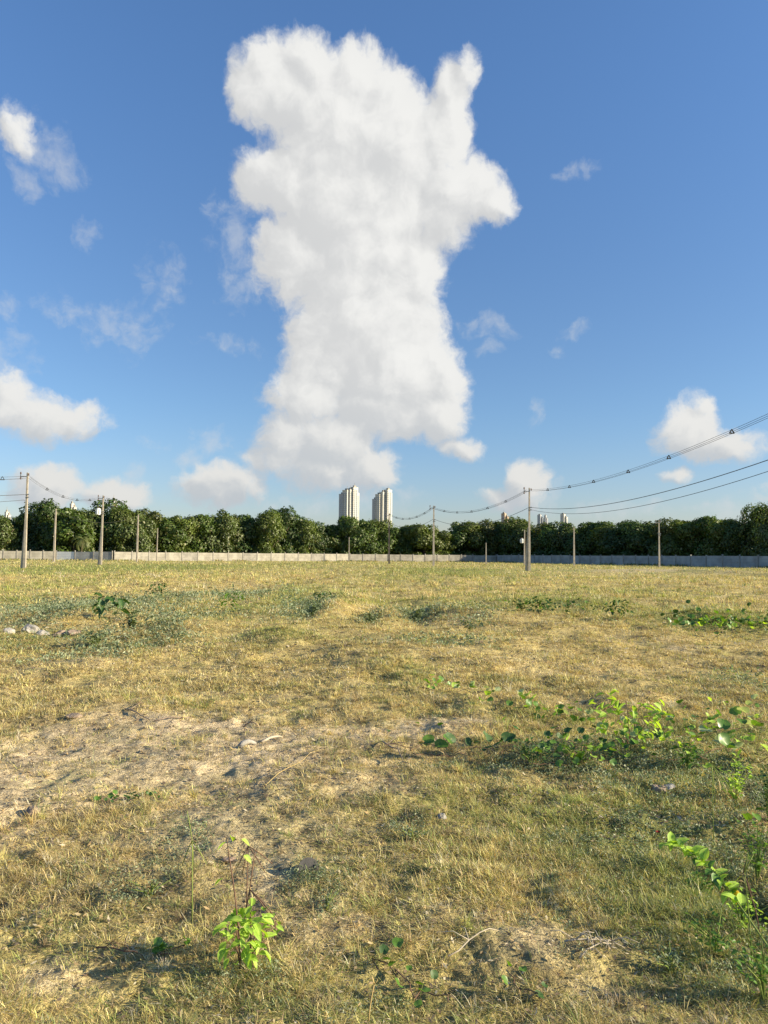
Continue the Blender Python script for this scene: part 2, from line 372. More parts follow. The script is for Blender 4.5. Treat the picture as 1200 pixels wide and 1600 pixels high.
# ------------------------------------------------------------------ object helpers
def tag(o, label=None, cat=None, group=None, kind=None):
    if label: o['label'] = label
    if cat: o['category'] = cat
    if group: o['group'] = group
    if kind: o['kind'] = kind
    return o
def empty(name, loc=(0, 0, 0), rz=0, parent=None):
    o = bpy.data.objects.new(name, None); C.objects.link(o)
    o.empty_display_size = .1
    o.location = loc; o.rotation_euler = (0, 0, rz)
    if parent: o.parent = parent
    return o
class MB:
    def __init__(s): s.v, s.f = [], []
    def add(s, vs, fs):
        b = len(s.v); s.v += [tuple(v) for v in vs]; s.f += [tuple(i + b for i in f) for f in fs]
    def box(s, c, size, rz=0, top=1.0):
        cx, cyy, cz = c; x, y, z = [k / 2 for k in size]
        vs = []
        for sz in (-1, 1):
            t = 1 if sz < 0 else top
            for a, b in ((-1, -1), (1, -1), (1, 1), (-1, 1)):
                X, Y = a * x * t, b * y * t
                vs.append((cx + X * math.cos(rz) - Y * math.sin(rz), cyy + X * math.sin(rz) + Y * math.cos(rz), cz + sz * z))
        s.add(vs, [(3, 2, 1, 0), (4, 5, 6, 7), (0, 1, 5, 4), (1, 2, 6, 5), (2, 3, 7, 6), (3, 0, 4, 7)])
    def prism(s, pts, z0, z1, scale=1.0, loc=(0, 0)):
        n = len(pts)
        vs = [(loc[0] + p[0], loc[1] + p[1], z0) for p in pts] + [(loc[0] + p[0] * scale, loc[1] + p[1] * scale, z1) for p in pts]
        s.add(vs, [tuple(range(n))[::-1], tuple(range(n, 2 * n))] + [(i, (i + 1) % n, n + (i + 1) % n, n + i) for i in range(n)])
    def tube(s, pts, rad, n=6):
        pts = [Vector(p) for p in pts]
        rings = []
        for i, p in enumerate(pts):
            d = (pts[min(i + 1, len(pts) - 1)] - pts[max(i - 1, 0)]).normalized()
            a = d.cross(Vector((0, 0, 1)) if abs(d.z) < .9 else Vector((1, 0, 0))).normalized(); b = d.cross(a)
            r = rad if not hasattr(rad, '__len__') else rad[i]
            rings.append([p + a * (r * math.cos(2 * PI * k / n)) + b * (r * math.sin(2 * PI * k / n)) for k in range(n)])
        vs = [v for r_ in rings for v in r_]
        fs = [(i * n + k, i * n + (k + 1) % n, (i + 1) * n + (k + 1) % n, (i + 1) * n + k) for i in range(len(pts) - 1) for k in range(n)]
        fs += [tuple(range(n))[::-1], tuple(range(len(vs) - n, len(vs)))]
        s.add(vs, fs)
    def mesh(s, name, m, smooth=False):
        me = bpy.data.meshes.new(name); me.from_pydata(s.v, [], s.f); me.materials.append(M[m] if isinstance(m, str) else m)
        if smooth: me.shade_smooth()
        return me
    def build(s, name, m, parent=None, smooth=False):
        o = bpy.data.objects.new(name, s.mesh(name, m, smooth)); C.objects.link(o)
        if parent: o.parent = parent
        return o
def np_mesh(name, verts, faces_list, m, cols=None):
    """verts (N,3); faces_list: arrays (F,k) of indices"""
    me = bpy.data.meshes.new(name)
    me.vertices.add(len(verts)); me.vertices.foreach_set('co', np.ascontiguousarray(verts, np.float32).ravel())
    tot = np.concatenate([np.full(len(f), f.shape[1]) for f in faces_list])
    idx = np.concatenate([f.ravel() for f in faces_list])
    me.loops.add(len(idx)); me.loops.foreach_set('vertex_index', idx.astype(np.int32))
    me.polygons.add(len(tot)); me.polygons.foreach_set('loop_start', (np.cumsum(tot) - tot).astype(np.int32))
    me.update(calc_edges=True)
    if cols is not None:
        at = me.attributes.new('tint', 'FLOAT_COLOR', 'POINT')
        c4 = np.ones((len(verts), 4), np.float32); c4[:, :3] = cols
        at.data.foreach_set('color', c4.ravel())
    me.materials.append(M[m])
    return me
def link(name, me, parent=None):
    o = bpy.data.objects.new(name, me); C.objects.link(o)
    if parent: o.parent = parent
    return o
def dup(o, parent=None):
    c = o.copy(); C.objects.link(c); c.parent = parent
    for ch in [k for k in o.children]:
        d = ch.copy(); C.objects.link(d); d.parent = c
        for g in ch.children:
            e = g.copy(); C.objects.link(e); e.parent = d
    return c

# ------------------------------------------------------------------ ground sheet
def make_ground():
    rad = [0.0] + list(np.concatenate([np.exp(np.linspace(math.log(.5), math.log(1.7), 30)), np.exp(np.linspace(math.log(1.71), math.log(11), 430)),
        np.exp(np.linspace(math.log(11.06), math.log(90), 260)), np.exp(np.linspace(math.log(91), math.log(4500), 120))]))
    front = np.arange(-48, 48.01, .16)
    back = np.arange(52, 308.1, 4)
    ang = np.radians(np.concatenate([front, back]))
    r = np.array(rad[1:])
    A, Rr = np.meshgrid(ang, r)
    X, Y = (Rr * np.sin(A)).ravel(), (Rr * np.cos(A)).ravel()
    Z = terrain(X, Y)
    d = np.hypot(X, Y)
    g, h, b = cover(X, Y)
    n = fbm(X * .8, Y * .8, 4, .6, 3)[:, None]
    sand, straw = np.array([.60, .48, .30]), np.array([.50, .40, .17])
    grn, her = np.array([.24, .26, .07]), np.array([.15, .15, .08])
    col = np.tile(straw, (len(X), 1)) * (1 + n * .4)
    def mixc(c, t, k): return c * (1 - k) + t * k
    col = mixc(col, sand, np.clip(b * 1.1, 0, 1)[:, None])
    col = mixc(col, grn, np.clip(g * .75, 0, .85)[:, None])
    col = mixc(col, her, np.clip(h * .55, 0, .8)[:, None])
    V = np.column_stack([X, Y, Z])
    nr, na = len(r), len(ang)
    V = np.vstack([V, [[0, 0, tz(0.01, 0.01)]]]); col = np.vstack([col, [sand]])
    i = np.arange(nr - 1)[:, None] * na + np.arange(na)[None, :]
    j = np.arange(nr - 1)[:, None] * na + ((np.arange(na) + 1) % na)[None, :]
    q = np.stack([i, j, j + na, i + na], -1).reshape(-1, 4)[:, ::-1]
    k = np.arange(na)
    t = np.stack([np.full(na, nr * na), (k + 1) % na, k], -1)[:, ::-1]
    me = np_mesh('ground', V, [q, t], 'ground', col)
    me.shade_smooth()
    o = link('ground', me); tag(o, kind='structure')
make_ground()

# ------------------------------------------------------------------ grass and herbs that nobody could count
def strips(P, L, Wd, azm, lean, curl, twist, col, tipcol=None, seg=2):
    """curved blades as strips of quads ending in a point"""
    N = len(P)
    H = np.column_stack([np.cos(azm), np.sin(azm), np.zeros(N)])
    wa = azm + PI / 2 + twist
    Wv = np.column_stack([np.cos(wa), np.sin(wa), np.zeros(N)])
    pos = P.copy(); vs = []
    per = 2 * seg + 1
    V = np.empty((N, per, 3)); K = np.empty((N, per, 3))
    tc_ = col if tipcol is None else tipcol
    for k in range(seg + 1):
        t = k / seg
        if k > 0:
            th = lean + curl * (k - .5) / seg
            pos = pos + (H * np.sin(th)[:, None] + np.array([0, 0, 1]) * np.cos(th)[:, None]) * (L / seg)[:, None]
        cc = col * (1 - t) + tc_ * t
        if k < seg:
            w = (Wd * (1 - .35 * t))[:, None] * .5
            V[:, 2 * k] = pos - Wv * w; V[:, 2 * k + 1] = pos + Wv * w
            K[:, 2 * k] = cc; K[:, 2 * k + 1] = cc
        else:
            V[:, per - 1] = pos; K[:, per - 1] = cc
    base = np.arange(N)[:, None] * per
    quads = [base + np.array([2 * k, 2 * k + 1, 2 * k + 3, 2 * k + 2]) for k in range(seg - 1)]
    tri = base + np.array([per - 3, per - 2, per - 1])
    return V.reshape(-1, 3), K.reshape(-1, 3), (np.concatenate(quads) if quads else None), tri
def fuse(parts):
    V, K, Q, T, b = [], [], [], [], 0
    for v, k, q, t in parts:
        V.append(v); K.append(k)
        if q is not None: Q.append(q + b)
        T.append(t + b); b += len(v)
    fl = ([np.concatenate(Q)] if Q else []) + [np.concatenate(T)]
    return np.concatenate(V), fl, np.concatenate(K)
def scatter(n, r0, r1, half=31, pw=1.0):
    """points over a fan of ground; pw steers how fast the density falls with distance"""
    u = rng.random(n)
    if abs(pw) < 1e-6: r = r0 * (r1 / r0) ** u
    else: r = (r0 ** pw + u * (r1 ** pw - r0 ** pw)) ** (1 / pw)
    a = np.radians((rng.random(n) * 2 - 1) * half)
    return r * np.sin(a) , r * np.cos(a), r
STRAW = np.array([[.64,.53,.21],[.56,.46,.17],[.70,.60,.29],[.48,.36,.14],[.60,.53,.19],[.64,.48,.22],[.26,.18,.10],[.60,.57,.20],[.58,.54,.40],[.36,.27,.12]])
GRN = np.array([[.19,.27,.06],[.26,.33,.07],[.12,.18,.05],[.34,.37,.09],[.38,.38,.10]])
HRB = np.array([[.17,.22,.12],[.22,.27,.16],[.13,.17,.08],[.27,.30,.18]])
def pal(p, n): return p[rng.integers(0, len(p), n)] * (0.75 + rng.random((n, 1)) * .5)
def grass_band(n_tuft, r0, r1, per, Lm, wm, spread, pw, seg, half=31, base=.2, flat=.35, green=0.0):
    x, y, r = scatter(n_tuft, r0, r1, half, pw)
    g, h, b = cover(x, y)
    cl = fbm(x * 1.9, y * 1.9, 3, .6, 133)
    keep = rng.random(n_tuft) < np.clip((base + .5 + cl * 2.2) * (1 - .84 * np.clip(b, 0, 1)), .04, 1)
    x, y, r, g, h = x[keep], y[keep], r[keep], g[keep], h[keep]
    isg = rng.random(len(x)) < np.clip(g * .85 + .05 + green, 0, .92)
    tl = (0.5 + rng.random(len(x)) * .8) * (1 + 1.2 * cl[keep]) * np.where(isg, 1.1, 1.0)
    tcol = np.where(isg[:, None], pal(GRN, len(x)), pal(STRAW, len(x)))
    tone = fbm(x * .9, y * .9, 3, .6, 55)
    tcol = tcol * (1 + tone * .7)[:, None]
    n = len(x) * per
    i = np.repeat(np.arange(len(x)), per)
    sp = spread * (.6 + .8 * rng.random(len(x)))[i]
    a = rng.random(n) * 2 * PI
    rr = np.abs(rng.normal(0, 1, n)) * sp
    X, Y = x[i] + rr * np.cos(a), y[i] + rr * np.sin(a)
    P = np.column_stack([X, Y, terrain(X, Y) - .004])
    scl = (r[i] / ((r0 + r1) / 2)) ** .5
    fl = rng.random(n) < flat
    L = Lm * tl[i] * (.5 + rng.random(n)) * scl * np.where(fl, 1.15, 1)
    Wd = wm * (.6 + .8 * rng.random(n)) * scl
    lean = np.where(fl, 1.25 + rng.random(n) * .3, rng.random(n) * .75)
    P[:, 2] += np.where(fl, rng.random(n) * .2 * Lm, 0)
    curl = np.where(fl, rng.random(n) * 1.1 - .5, .3 + rng.random(n) * 1.5)
    azm = np.where(rng.random(n) < .65, a + rng.normal(0, .5, n), rng.random(n) * 2 * PI)
    col = tcol[i] * (.75 + .5 * rng.random((n, 1)))
    dead = rng.random(n) < .15
    col[dead] = pal(STRAW, dead.sum())
    tip = col * .75 + pal(STRAW, n) * .25
    return strips(P, L, Wd, azm, lean, curl, rng.normal(0, .6, n), col, tip, seg)
parts = [
 grass_band(19000, 1.7, 4.5, 17, .038, .0024, .034, 1.2, 3, 34, flat=.66),
 grass_band(900, 1.8, 9, 60, .075, .0024, .02, 1.2, 3, 34, flat=.35),
 grass_band(3500, 5, 22, 44, .085, .006, .07, .9, 2, 31, flat=.6),
 grass_band(2500, 20, 70, 30, .22, .03, .22, .7, 1, 31, flat=.1, green=.2),
 grass_band(1800, 1.7, 8, 12, .08, .0026, .03, 1.2, 3, 34, flat=.15, green=.35),
 grass_band(52000, 3.6, 10, 11, .042, .0038, .05, .8, 2, 31, flat=.65),
 grass_band(70000, 9, 24, 7, .055, .010, .10, .6, 2, 30, flat=.65),
 grass_band(50000, 22, 60, 4, .11, .032, .18, .5, 1, 30),
 grass_band(42000, 58, 230, 3, .24, .09, .35, .8, 1, 30, flat=.1)]
V, FL, K = fuse(parts)
tag(link('dry_grass', np_mesh('dry_grass', V, FL, 'grass', K)), 'matted dry straw and short green grass covering the field', 'grass', kind='stuff')

def herb_band(n, r0, r1, leaves, hgt, size, spread, pw, half=31):
    x, y, r = scatter(n, r0, r1, half, pw)
    g, h, b = cover(x, y)
    keep = rng.random(n) < np.clip(h * .9 - .06, 0, 1)
    x, y, r = x[keep], y[keep], r[keep]
    scl = (r / ((r0 + r1) / 2)) ** .5
    i = np.repeat(np.arange(len(x)), leaves); m = len(i)
    a = rng.random(m) * 2 * PI; q = rng.random(m) ** .6
    hh = hgt * (.5 + rng.random(len(x)))[i] * scl[i]
    X = x[i] + np.cos(a) * q * spread * scl[i]; Y = y[i] + np.sin(a) * q * spread * scl[i]
    Z = terrain(X, Y) + hh * rng.random(m) * (1 - .5 * q)
    P = np.column_stack([X, Y, Z])
    s = size * (.6 + .8 * rng.random(m)) * scl[i]
    d1 = rng.normal(0, 1, (m, 3)); d1 /= np.linalg.norm(d1, axis=1)[:, None]
    d2 = np.cross(d1, rng.normal(0, 1, (m, 3))); d2 /= np.linalg.norm(d2, axis=1)[:, None] + 1e-9
    V = np.stack([P - d1 * s[:, None], P + d2 * (s * .38)[:, None], P + d1 * s[:, None], P - d2 * (s * .38)[:, None]], 1).reshape(-1, 3)
    tcol = pal(HRB, len(x))[i] * (.75 + .5 * rng.random((m, 1)))
    K = np.repeat(tcol, 4, 0)
    F = np.arange(m)[:, None] * 4 + np.arange(4)
    return V, K, F, F[:0, :3]
hp = [herb_band(6500, 1.8, 5, 36, .05, .0062, .05, 1.2, 34), herb_band(20000, 4.5, 12, 16, .08, .012, .08, .9),
      herb_band(30000, 11, 32, 10, .20, .034, .22, .6), herb_band(14000, 31, 110, 6, .3, .10, .5, .6)]
V, FL, K = fuse(hp)
tag(link('ground_herbs', np_mesh('ground_herbs', V, FL, 'herb', K)), 'low grey-green weeds spreading in patches among the dry grass', 'weeds', kind='stuff')

def litter_band(n, r0, r1, size, pw, half=31):
    x, y, r = scatter(n, r0, r1, half, pw)
    m = len(x); scl = (r / ((r0 + r1) / 2)) ** .5
    a = rng.random(m) * 2 * PI; s_ = size * (.4 + 1.2 * rng.random(m) ** 2) * scl
    w = s_ * np.where(rng.random(m) < .6, .09, .4)
    P = np.column_stack([x, y, terrain(x, y) + .004 + .012 * rng.random(m) * scl])
    t = rng.normal(0, .3, (m, 2))
    d1 = np.column_stack([np.cos(a), np.sin(a), t[:, 0]]) * s_[:, None]; d2 = np.column_stack([-np.sin(a), np.cos(a), t[:, 1]]) * w[:, None]
    V = np.stack([P - d1, P + d2, P + d1, P - d2], 1).reshape(-1, 3)
    LIT = np.array([[.50,.40,.22],[.34,.25,.14],[.20,.14,.09],[.60,.52,.36],[.13,.10,.07],[.46,.33,.16]])
    K = np.repeat(pal(LIT, m), 4, 0)
    F = np.arange(m)[:, None] * 4 + np.arange(4)
    return V, K, F, F[:0, :3]
V, FL, K = fuse([litter_band(40000, 1.8, 5.5, .011, 1.2, 34), litter_band(40000, 5, 14, .022, .9), litter_band(20000, 13, 30, .045, .6)])
tag(link('dry_litter', np_mesh('dry_litter', V, FL, 'grass', K)), 'crumbled dry stems and leaf bits strewn over the sand', 'litter', kind='stuff')

# ------------------------------------------------------------------ perimeter wall
def at_dist(px, d, py=None):
    """ground point that lies d metres ahead under pixel column px"""
    v = ray(px, 869 + .0079 * (px - 600))
    return v.x / v.y * d, d
def wall_run(name, p0, p1, hgt, npan, mats, label, group, posts=True):
    (x0, y0), (x1, y1) = p0, p1
    L = math.hypot(x1 - x0, y1 - y0); a = math.atan2(y1 - y0, x1 - x0)
    t = empty(name, (x0, y0, tz(x0, y0)), a)
    tag(t, label, 'wall', group)
    step = L / npan
    for i in range(npan):
        mb = MB()
        xa, xb = i * step + .11, (i + 1) * step - .11
        hh = hgt + random.uniform(-.05, .05)
        # three stacked slabs with shallow joints
        for k in range(4):
            z0, z1 = -.3 + k * (hh + .3) / 4, -.3 + (k + 1) * (hh + .3) / 4 - .015
            mb.box(((xa + xb) / 2, 0, (z0 + z1) / 2), (xb - xa, .08 - .004 * (k % 2), z1 - z0))
        mm = mats[i % len(mats)] if not isinstance(mats, str) else mats
        mb.build('wall_panel', mm, t)
    for i in range(npan + 1):
        mb = MB(); hp_ = hgt + random.uniform(.12, .3)
        mb.box((i * step, 0, hp_ / 2 - .2), (.22, .24, hp_ + .4))
        mb.box((i * step, 0, hp_ + .03), (.28, .3, .06), 0, .8)
        mb.build('post', 'wall_post', t)
    return t
def foot_weeds(segs):
    xs, ys = [], []
    for (a, b) in segs:
        L = math.hypot(b[0] - a[0], b[1] - a[1]); n = int(L * 14); u = rng.random(n)
        nx, ny = (b[1] - a[1]) / L, -(b[0] - a[0]) / L
        q = .2 + np.abs(rng.normal(0, .8, n)); k = (a[0] + (b[0] - a[0]) * u, a[1] + (b[1] - a[1]) * u)
        keep = fbm(k[0] * .12, k[1] * .12, 3, .6, 61) > -.06
        xs.append((k[0] + nx * q)[keep]); ys.append((k[1] + ny * q)[keep])
    x, y = np.concatenate(xs), np.concatenate(ys); m = len(x)
    P_ = np.column_stack([x, y, terrain(x, y) - .02])
    c = np.where(rng.random((m, 1)) < .5, pal(GRN, m) * .6, pal(STRAW, m) * .65)
    v, k, q, t = strips(P_, .25 + .5 * rng.random(m), .12 + .1 * rng.random(m), rng.random(m) * 6.28, rng.random(m) * .6, rng.random(m), rng.normal(0, .6, m), c)
    v, fl, k = fuse([(v, k, q, t)])
    tag(link('wall_foot_weeds', np_mesh('wall_foot_weeds', v, fl, 'grass', k)), 'ragged dark weeds growing along the foot of the concrete wall', 'weeds', kind='stuff')
G_WALL = 'runs of precast concrete wall round the field'
A0, A1 = at_dist(-170, 170), at_dist(88, 181)
B1 = at_dist(177, 180)
C0, C1 = at_dist(177, 181), at_dist(545, 220)
D1, E1 = at_dist(775, 234), at_dist(1215, 137)
F1 = at_dist(1500, 112)
wall_run('boundary_wall', A0, A1, 2.2, 12, 'wall_cream', 'pale cream concrete wall run behind the twin-shaft pole at far left', G_WALL)
wall_run('boundary_wall', A1, (B1[0] - .3, B1[1] + .1), 2.15, 3, ['wall_white', 'wall_grey', 'wall_grey'], 'short dull grey wall run with one white panel, left of the long cream run', G_WALL)
wall_run('boundary_wall', (C0[0] + .2, C0[1] + .3), (C1[0], C1[1]), 2.15, 16, ['wall_cream'] * 4 + ['wall_worn'] + ['wall_cream'] * 3 + ['wall_worn'], 'long sunlit cream panel wall below the trees left of the twin towers', G_WALL)
wall_run('boundary_wall', (C1[0] + .35, C1[1]), (D1[0], D1[1]), 2.1, 12, ['wall_cream'] * 3 + ['wall_worn'] * 2, 'farthest cream panel wall run at centre under the twin towers', G_WALL)
wall_run('boundary_wall', (D1[0] + .3, D1[1] - .4), (E1[0], E1[1]), 2.2, 24, 'wall_grey', 'shaded grey panel wall run in front of the dark trees at right', G_WALL)
wall_run('boundary_wall', (E1[0] + .3, E1[1] - .2), F1, 2.2, 8, 'wall_grey', 'grey wall continuing past the right edge of the picture', G_WALL)

foot_weeds([(A0, A1), (A1, B1), (C0, C1), (C1, D1), (D1, E1), (E1, F1)])

# ------------------------------------------------------------------ trees
def crown_mesh(seed, hgt, wid, n=5200, leaf=.34, hue=0):
    g = np.random.default_rng(seed)
    lob = []
    nl = 17
    for i in range(nl):
        t = g.random()
        z = hgt * (.16 + .68 * t)
        env = math.sin(min(1, max(.0, (z / hgt) * .95 + .1)) * PI) ** .55
        a = g.random() * 2 * PI; q = wid * .42 * env * math.sqrt(g.random() * .85 + .15)
        lob.append((q * math.cos(a), q * math.sin(a), z, wid * (.15 + .12 * g.random()), .75 + .5 * g.random()))
    lob.append((g.normal(0, wid * .1), g.normal(0, wid * .1), hgt * .88, wid * .13, 1.1)); lob.append((0, 0, hgt * .5, wid * .3, .8))
    for k in range(5):
        a = k * 1.256 + g.random(); lob.append((wid * .3 * math.cos(a), wid * .3 * math.sin(a), hgt * .14, wid * .2, .9))
    lob = np.array(lob)
    wgt = lob[:, 3] ** 2; i = g.choice(len(lob), n, p=wgt / wgt.sum())
    d = g.normal(0, 1, (n, 3)); d[:, 2] += .25; d /= np.linalg.norm(d, axis=1)[:, None]
    rr = lob[i, 3] * (1 - np.abs(g.normal(0, .13, n)))
    # small sub-clumps make the outline uneven
    sub = np.sin(d[:, 0] * 7 + i) * np.sin(d[:, 1] * 7 + i * 2) * np.sin(d[:, 2] * 7 + i * 3)
    rr = rr * (1 + .26 * sub) + (g.random(n) < .06) * leaf * 1.2
    P = lob[i, :3] + d * rr[:, None] * np.array([1, 1, .85])
    P[:, 2] = np.maximum(P[:, 2], .15 + .3 * g.random(n))
    nn = d + g.normal(0, .38, (n, 3)) + np.array([0, 0, .25]); nn /= np.linalg.norm(nn, axis=1)[:, None]
    a1 = np.cross(nn, g.normal(0, 1, (n, 3))); a1 /= np.linalg.norm(a1, axis=1)[:, None]; a2 = np.cross(nn, a1)
    s = leaf * (.5 + .9 * g.random(n))[:, None]
    droop = nn * s * .35
    V = np.stack([P - a1 * s - droop, P + a2 * s * .55, P + a1 * s - droop, P - a2 * s * .55], 1).reshape(-1, 3)
    c0 = .88 * np.array([[.080, .130, .020], [.115, .155, .026], [.060, .105, .022], [.12, .145, .035], [.085, .12, .026]])[hue % 5]
    col = c0 * (lob[i, 4] * (.7 + .6 * g.random(n)))[:, None]
    col[g.random(n) < .05] = np.array([.16, .15, .05])
    F = np.arange(n)[:, None] * 4 + np.arange(4)
    return np_mesh('crown', V, [F], 'crown', np.repeat(col, 4, 0))
def trunk_mb(seed, hgt, wid):
    rr = random.Random(seed); mb = MB()
    mb.tube([(0, 0, -.3), (.1, .05, hgt * .2), (.05, -.1, hgt * .45), (.2, .1, hgt * .7)], [hgt * .03, hgt * .024, hgt * .018, hgt * .008], 8)
    for k in range(6):
        a = k * 1.05 + rr.random(); z = hgt * (.16 + .06 * k)
        e = (math.cos(a) * wid * .32, math.sin(a) * wid * .32, z + hgt * .22)
        mb.tube([(0.05, 0, z), (e[0] * .5, e[1] * .5, z + hgt * .09), e], [hgt * .013, hgt * .009, hgt * .004], 6)
    return mb
def palm_parts(parent, hgt):
    mb = MB(); mb.tube([(0, 0, -.2), (.2, 0, hgt * .5), (.5, .1, hgt)], [.2, .16, .12], 8); mb.build('trunk', 'bark', parent)
    for k in range(16):
        a = k * 2.4; el0 = .9 - .09 * k; L = 3.4
        pts = [Vector((.5, .1, hgt))]
        for j in range(7):
            e = el0 - j * .28
            pts.append(pts[-1] + Vector((math.cos(a) * math.cos(e), math.sin(a) * math.cos(e), math.sin(e))) * L / 7)
        V, F = [], []
        side = Vector((-math.sin(a), math.cos(a), 0))
        for j in range(1, 8):
            for s_ in (-1, 1):
                for q in range(3):
                    p = pts[j - 1].lerp(pts[j], q / 3); fd = (pts[j] - pts[j - 1]).normalized()
                    w = .75 * math.sin(PI * (j + q / 3) / 9)
                    b = len(V)
                    V += [p, p + fd * .13, p + side * s_ * w + fd * .4 - Vector((0, 0, .35 * w))]
                    F.append((b, b + 1, b + 2))
        m = MB(); m.add(V, F); fr = m.build('frond', 'palmleaf', parent)
M['palmleaf'] = leaf_mat('palm_leaf', (.09, .12, .03), (.17, .19, .06), .3, 1)
# crown tops read off the photograph: x, top y, width in pixels
TREES = [(-60,800,60),(-20,802,55),(6,806,44),(32,808,44),(66,780,46),(92,792,40),(116,789,52),(142,796,40),(168,786,56),(192,796,36),(208,796,42),(232,797,42),(262,806,42),(286,806,36),
 (318,803,46),(340,797,46),(362,806,40),(390,804,52),(418,806,40),(436,795,46),(456,806,44),(476,812,36),(494,817,34),(514,822,40),(532,822,36),(546,807,34),(569,807,36),(590,815,44),(606,824,34),
 (622,828,30),(636,821,34),(662,819,46),(682,828,36),(694,832,38),(716,826,36),(734,812,46),(752,818,38),(770,813,40),(788,818,36),(808,813,44),(830,818,40),(850,817,44),(872,818,42),(892,816,46),(914,815,48),
 (936,818,46),(958,822,48),(982,816,50),(1006,813,50),(1032,819,46),(1056,812,52),(1084,809,54),(1112,808,56),(1142,808,50),(1166,812,44),(1190,797,48),(1222,790,60),(1262,796,60),(1310,800,66),(1370,798,70),(1440,800,80),
 (-110,798,60),(-160,802,60)]
def wall_dist(px):
    xs = [-200, 88, 177, 545, 775, 1215, 1500]; ds = [170, 183, 181, 220, 234, 137, 112]
    return float(np.interp(px, xs, ds))
LAND = [(-400, 'a point outside the left edge'), (0, 'the left edge'), (40, 'the twin-shaft pole'), (85, 'the second pole'), (158, 'the transformer pole'), (215, 'the fourth pole'),
        (246, 'the short fifth pole'), (538, 'the left white tower'), (597, 'the right white tower'), (678, 'the bracketed pole'), (827, 'the tallest pole'),
        (897, 'the short pole'), (1030, 'the slim right pole'), (1600, 'x')]
ORD = ['first', 'second', 'third', 'fourth', 'fifth', 'sixth', 'seventh', 'eighth', 'ninth', 'tenth', 'eleventh', 'twelfth', 'thirteenth', 'fourteenth', 'fifteenth', 'sixteenth']
protos = []
for k in range(8):
    hgt, wid = 10.0, [9.5, 8.5, 10.5, 9, 10, 8, 11, 9.5][k]
    protos.append((crown_mesh(100 + k, hgt, wid, 12000, .245, k), trunk_mb(k, hgt, wid).mesh('trunk', 'bark', True), hgt, wid))
seg_count = {}
tl_sorted = sorted(TREES)
tree_rec = []
for j, (px, py, w) in enumerate(tl_sorted):
    d = wall_dist(px) + 12 + random.uniform(-2, 6)
    hz = 869 + .0079 * (px - 600)
    hgt = (hz - py) / FPX * d + EYE
    wid = w * random.uniform(1.3, 1.65) / FPX * d; hgt *= random.uniform(.96, 1.05)
    tree_rec.append([px, d, hgt, wid, 0])
# a second row that closes the gaps between the first crowns
for j in range(0, len(tl_sorted) - 1):
    (pa, ya, wa), (pb, yb, wb) = tl_sorted[j], tl_sorted[j + 1]
    px = (pa + pb) / 2
    if px < -60 or px > 1270: continue
    d = wall_dist(px) + 26
    hgt = (869 - max(ya, yb) - random.uniform(3, 9)) / FPX * d + EYE
    tree_rec.append([px, d, hgt, 50 * 1.2 / FPX * d, 1])
def seg_of(px):
    for a, b in zip(LAND, LAND[1:]):
        if a[0] <= px < b[0]: return a, b
for row in (0, 1):
    cnt = {}
    for rec in sorted(r for r in tree_rec if r[4] == row):
        px, d, hgt, wid, _ = rec
        a, b = seg_of(px); k = cnt.get(a[0], 0); cnt[a[0]] = k + 1
        me, tr, H, Wd = protos[random.randrange(8)]
        x, y = at_dist(px, d)
        t = empty('broadleaf_tree', (x, y, tz(x, y) - .05), random.uniform(0, 6.28))
        t.scale = (wid / Wd * 1.0, wid / Wd * 1.0, hgt / H / 1.0)
        look = ['rounded', 'broad'][k % 2]
        tone = 'sunlit green' if px < 700 else 'shaded dark green'
        tag(t, f"{tone} {look} tree, {ORD[k]} right of {a[1]}, {'front row' if row == 0 else 'row behind'}", 'tree', 'trees beyond the perimeter wall')
        link('crown', me, t); link('trunk', tr, t)
px_, d_ = 126, 183
x, y = at_dist(px_, d_)
pt = empty('palm_tree', (x, y, tz(x, y)), .6)
tag(pt, 'small palm with drooping yellowish fronds behind the grey wall run at left', 'palm tree')
palm_parts(pt, 5.2)

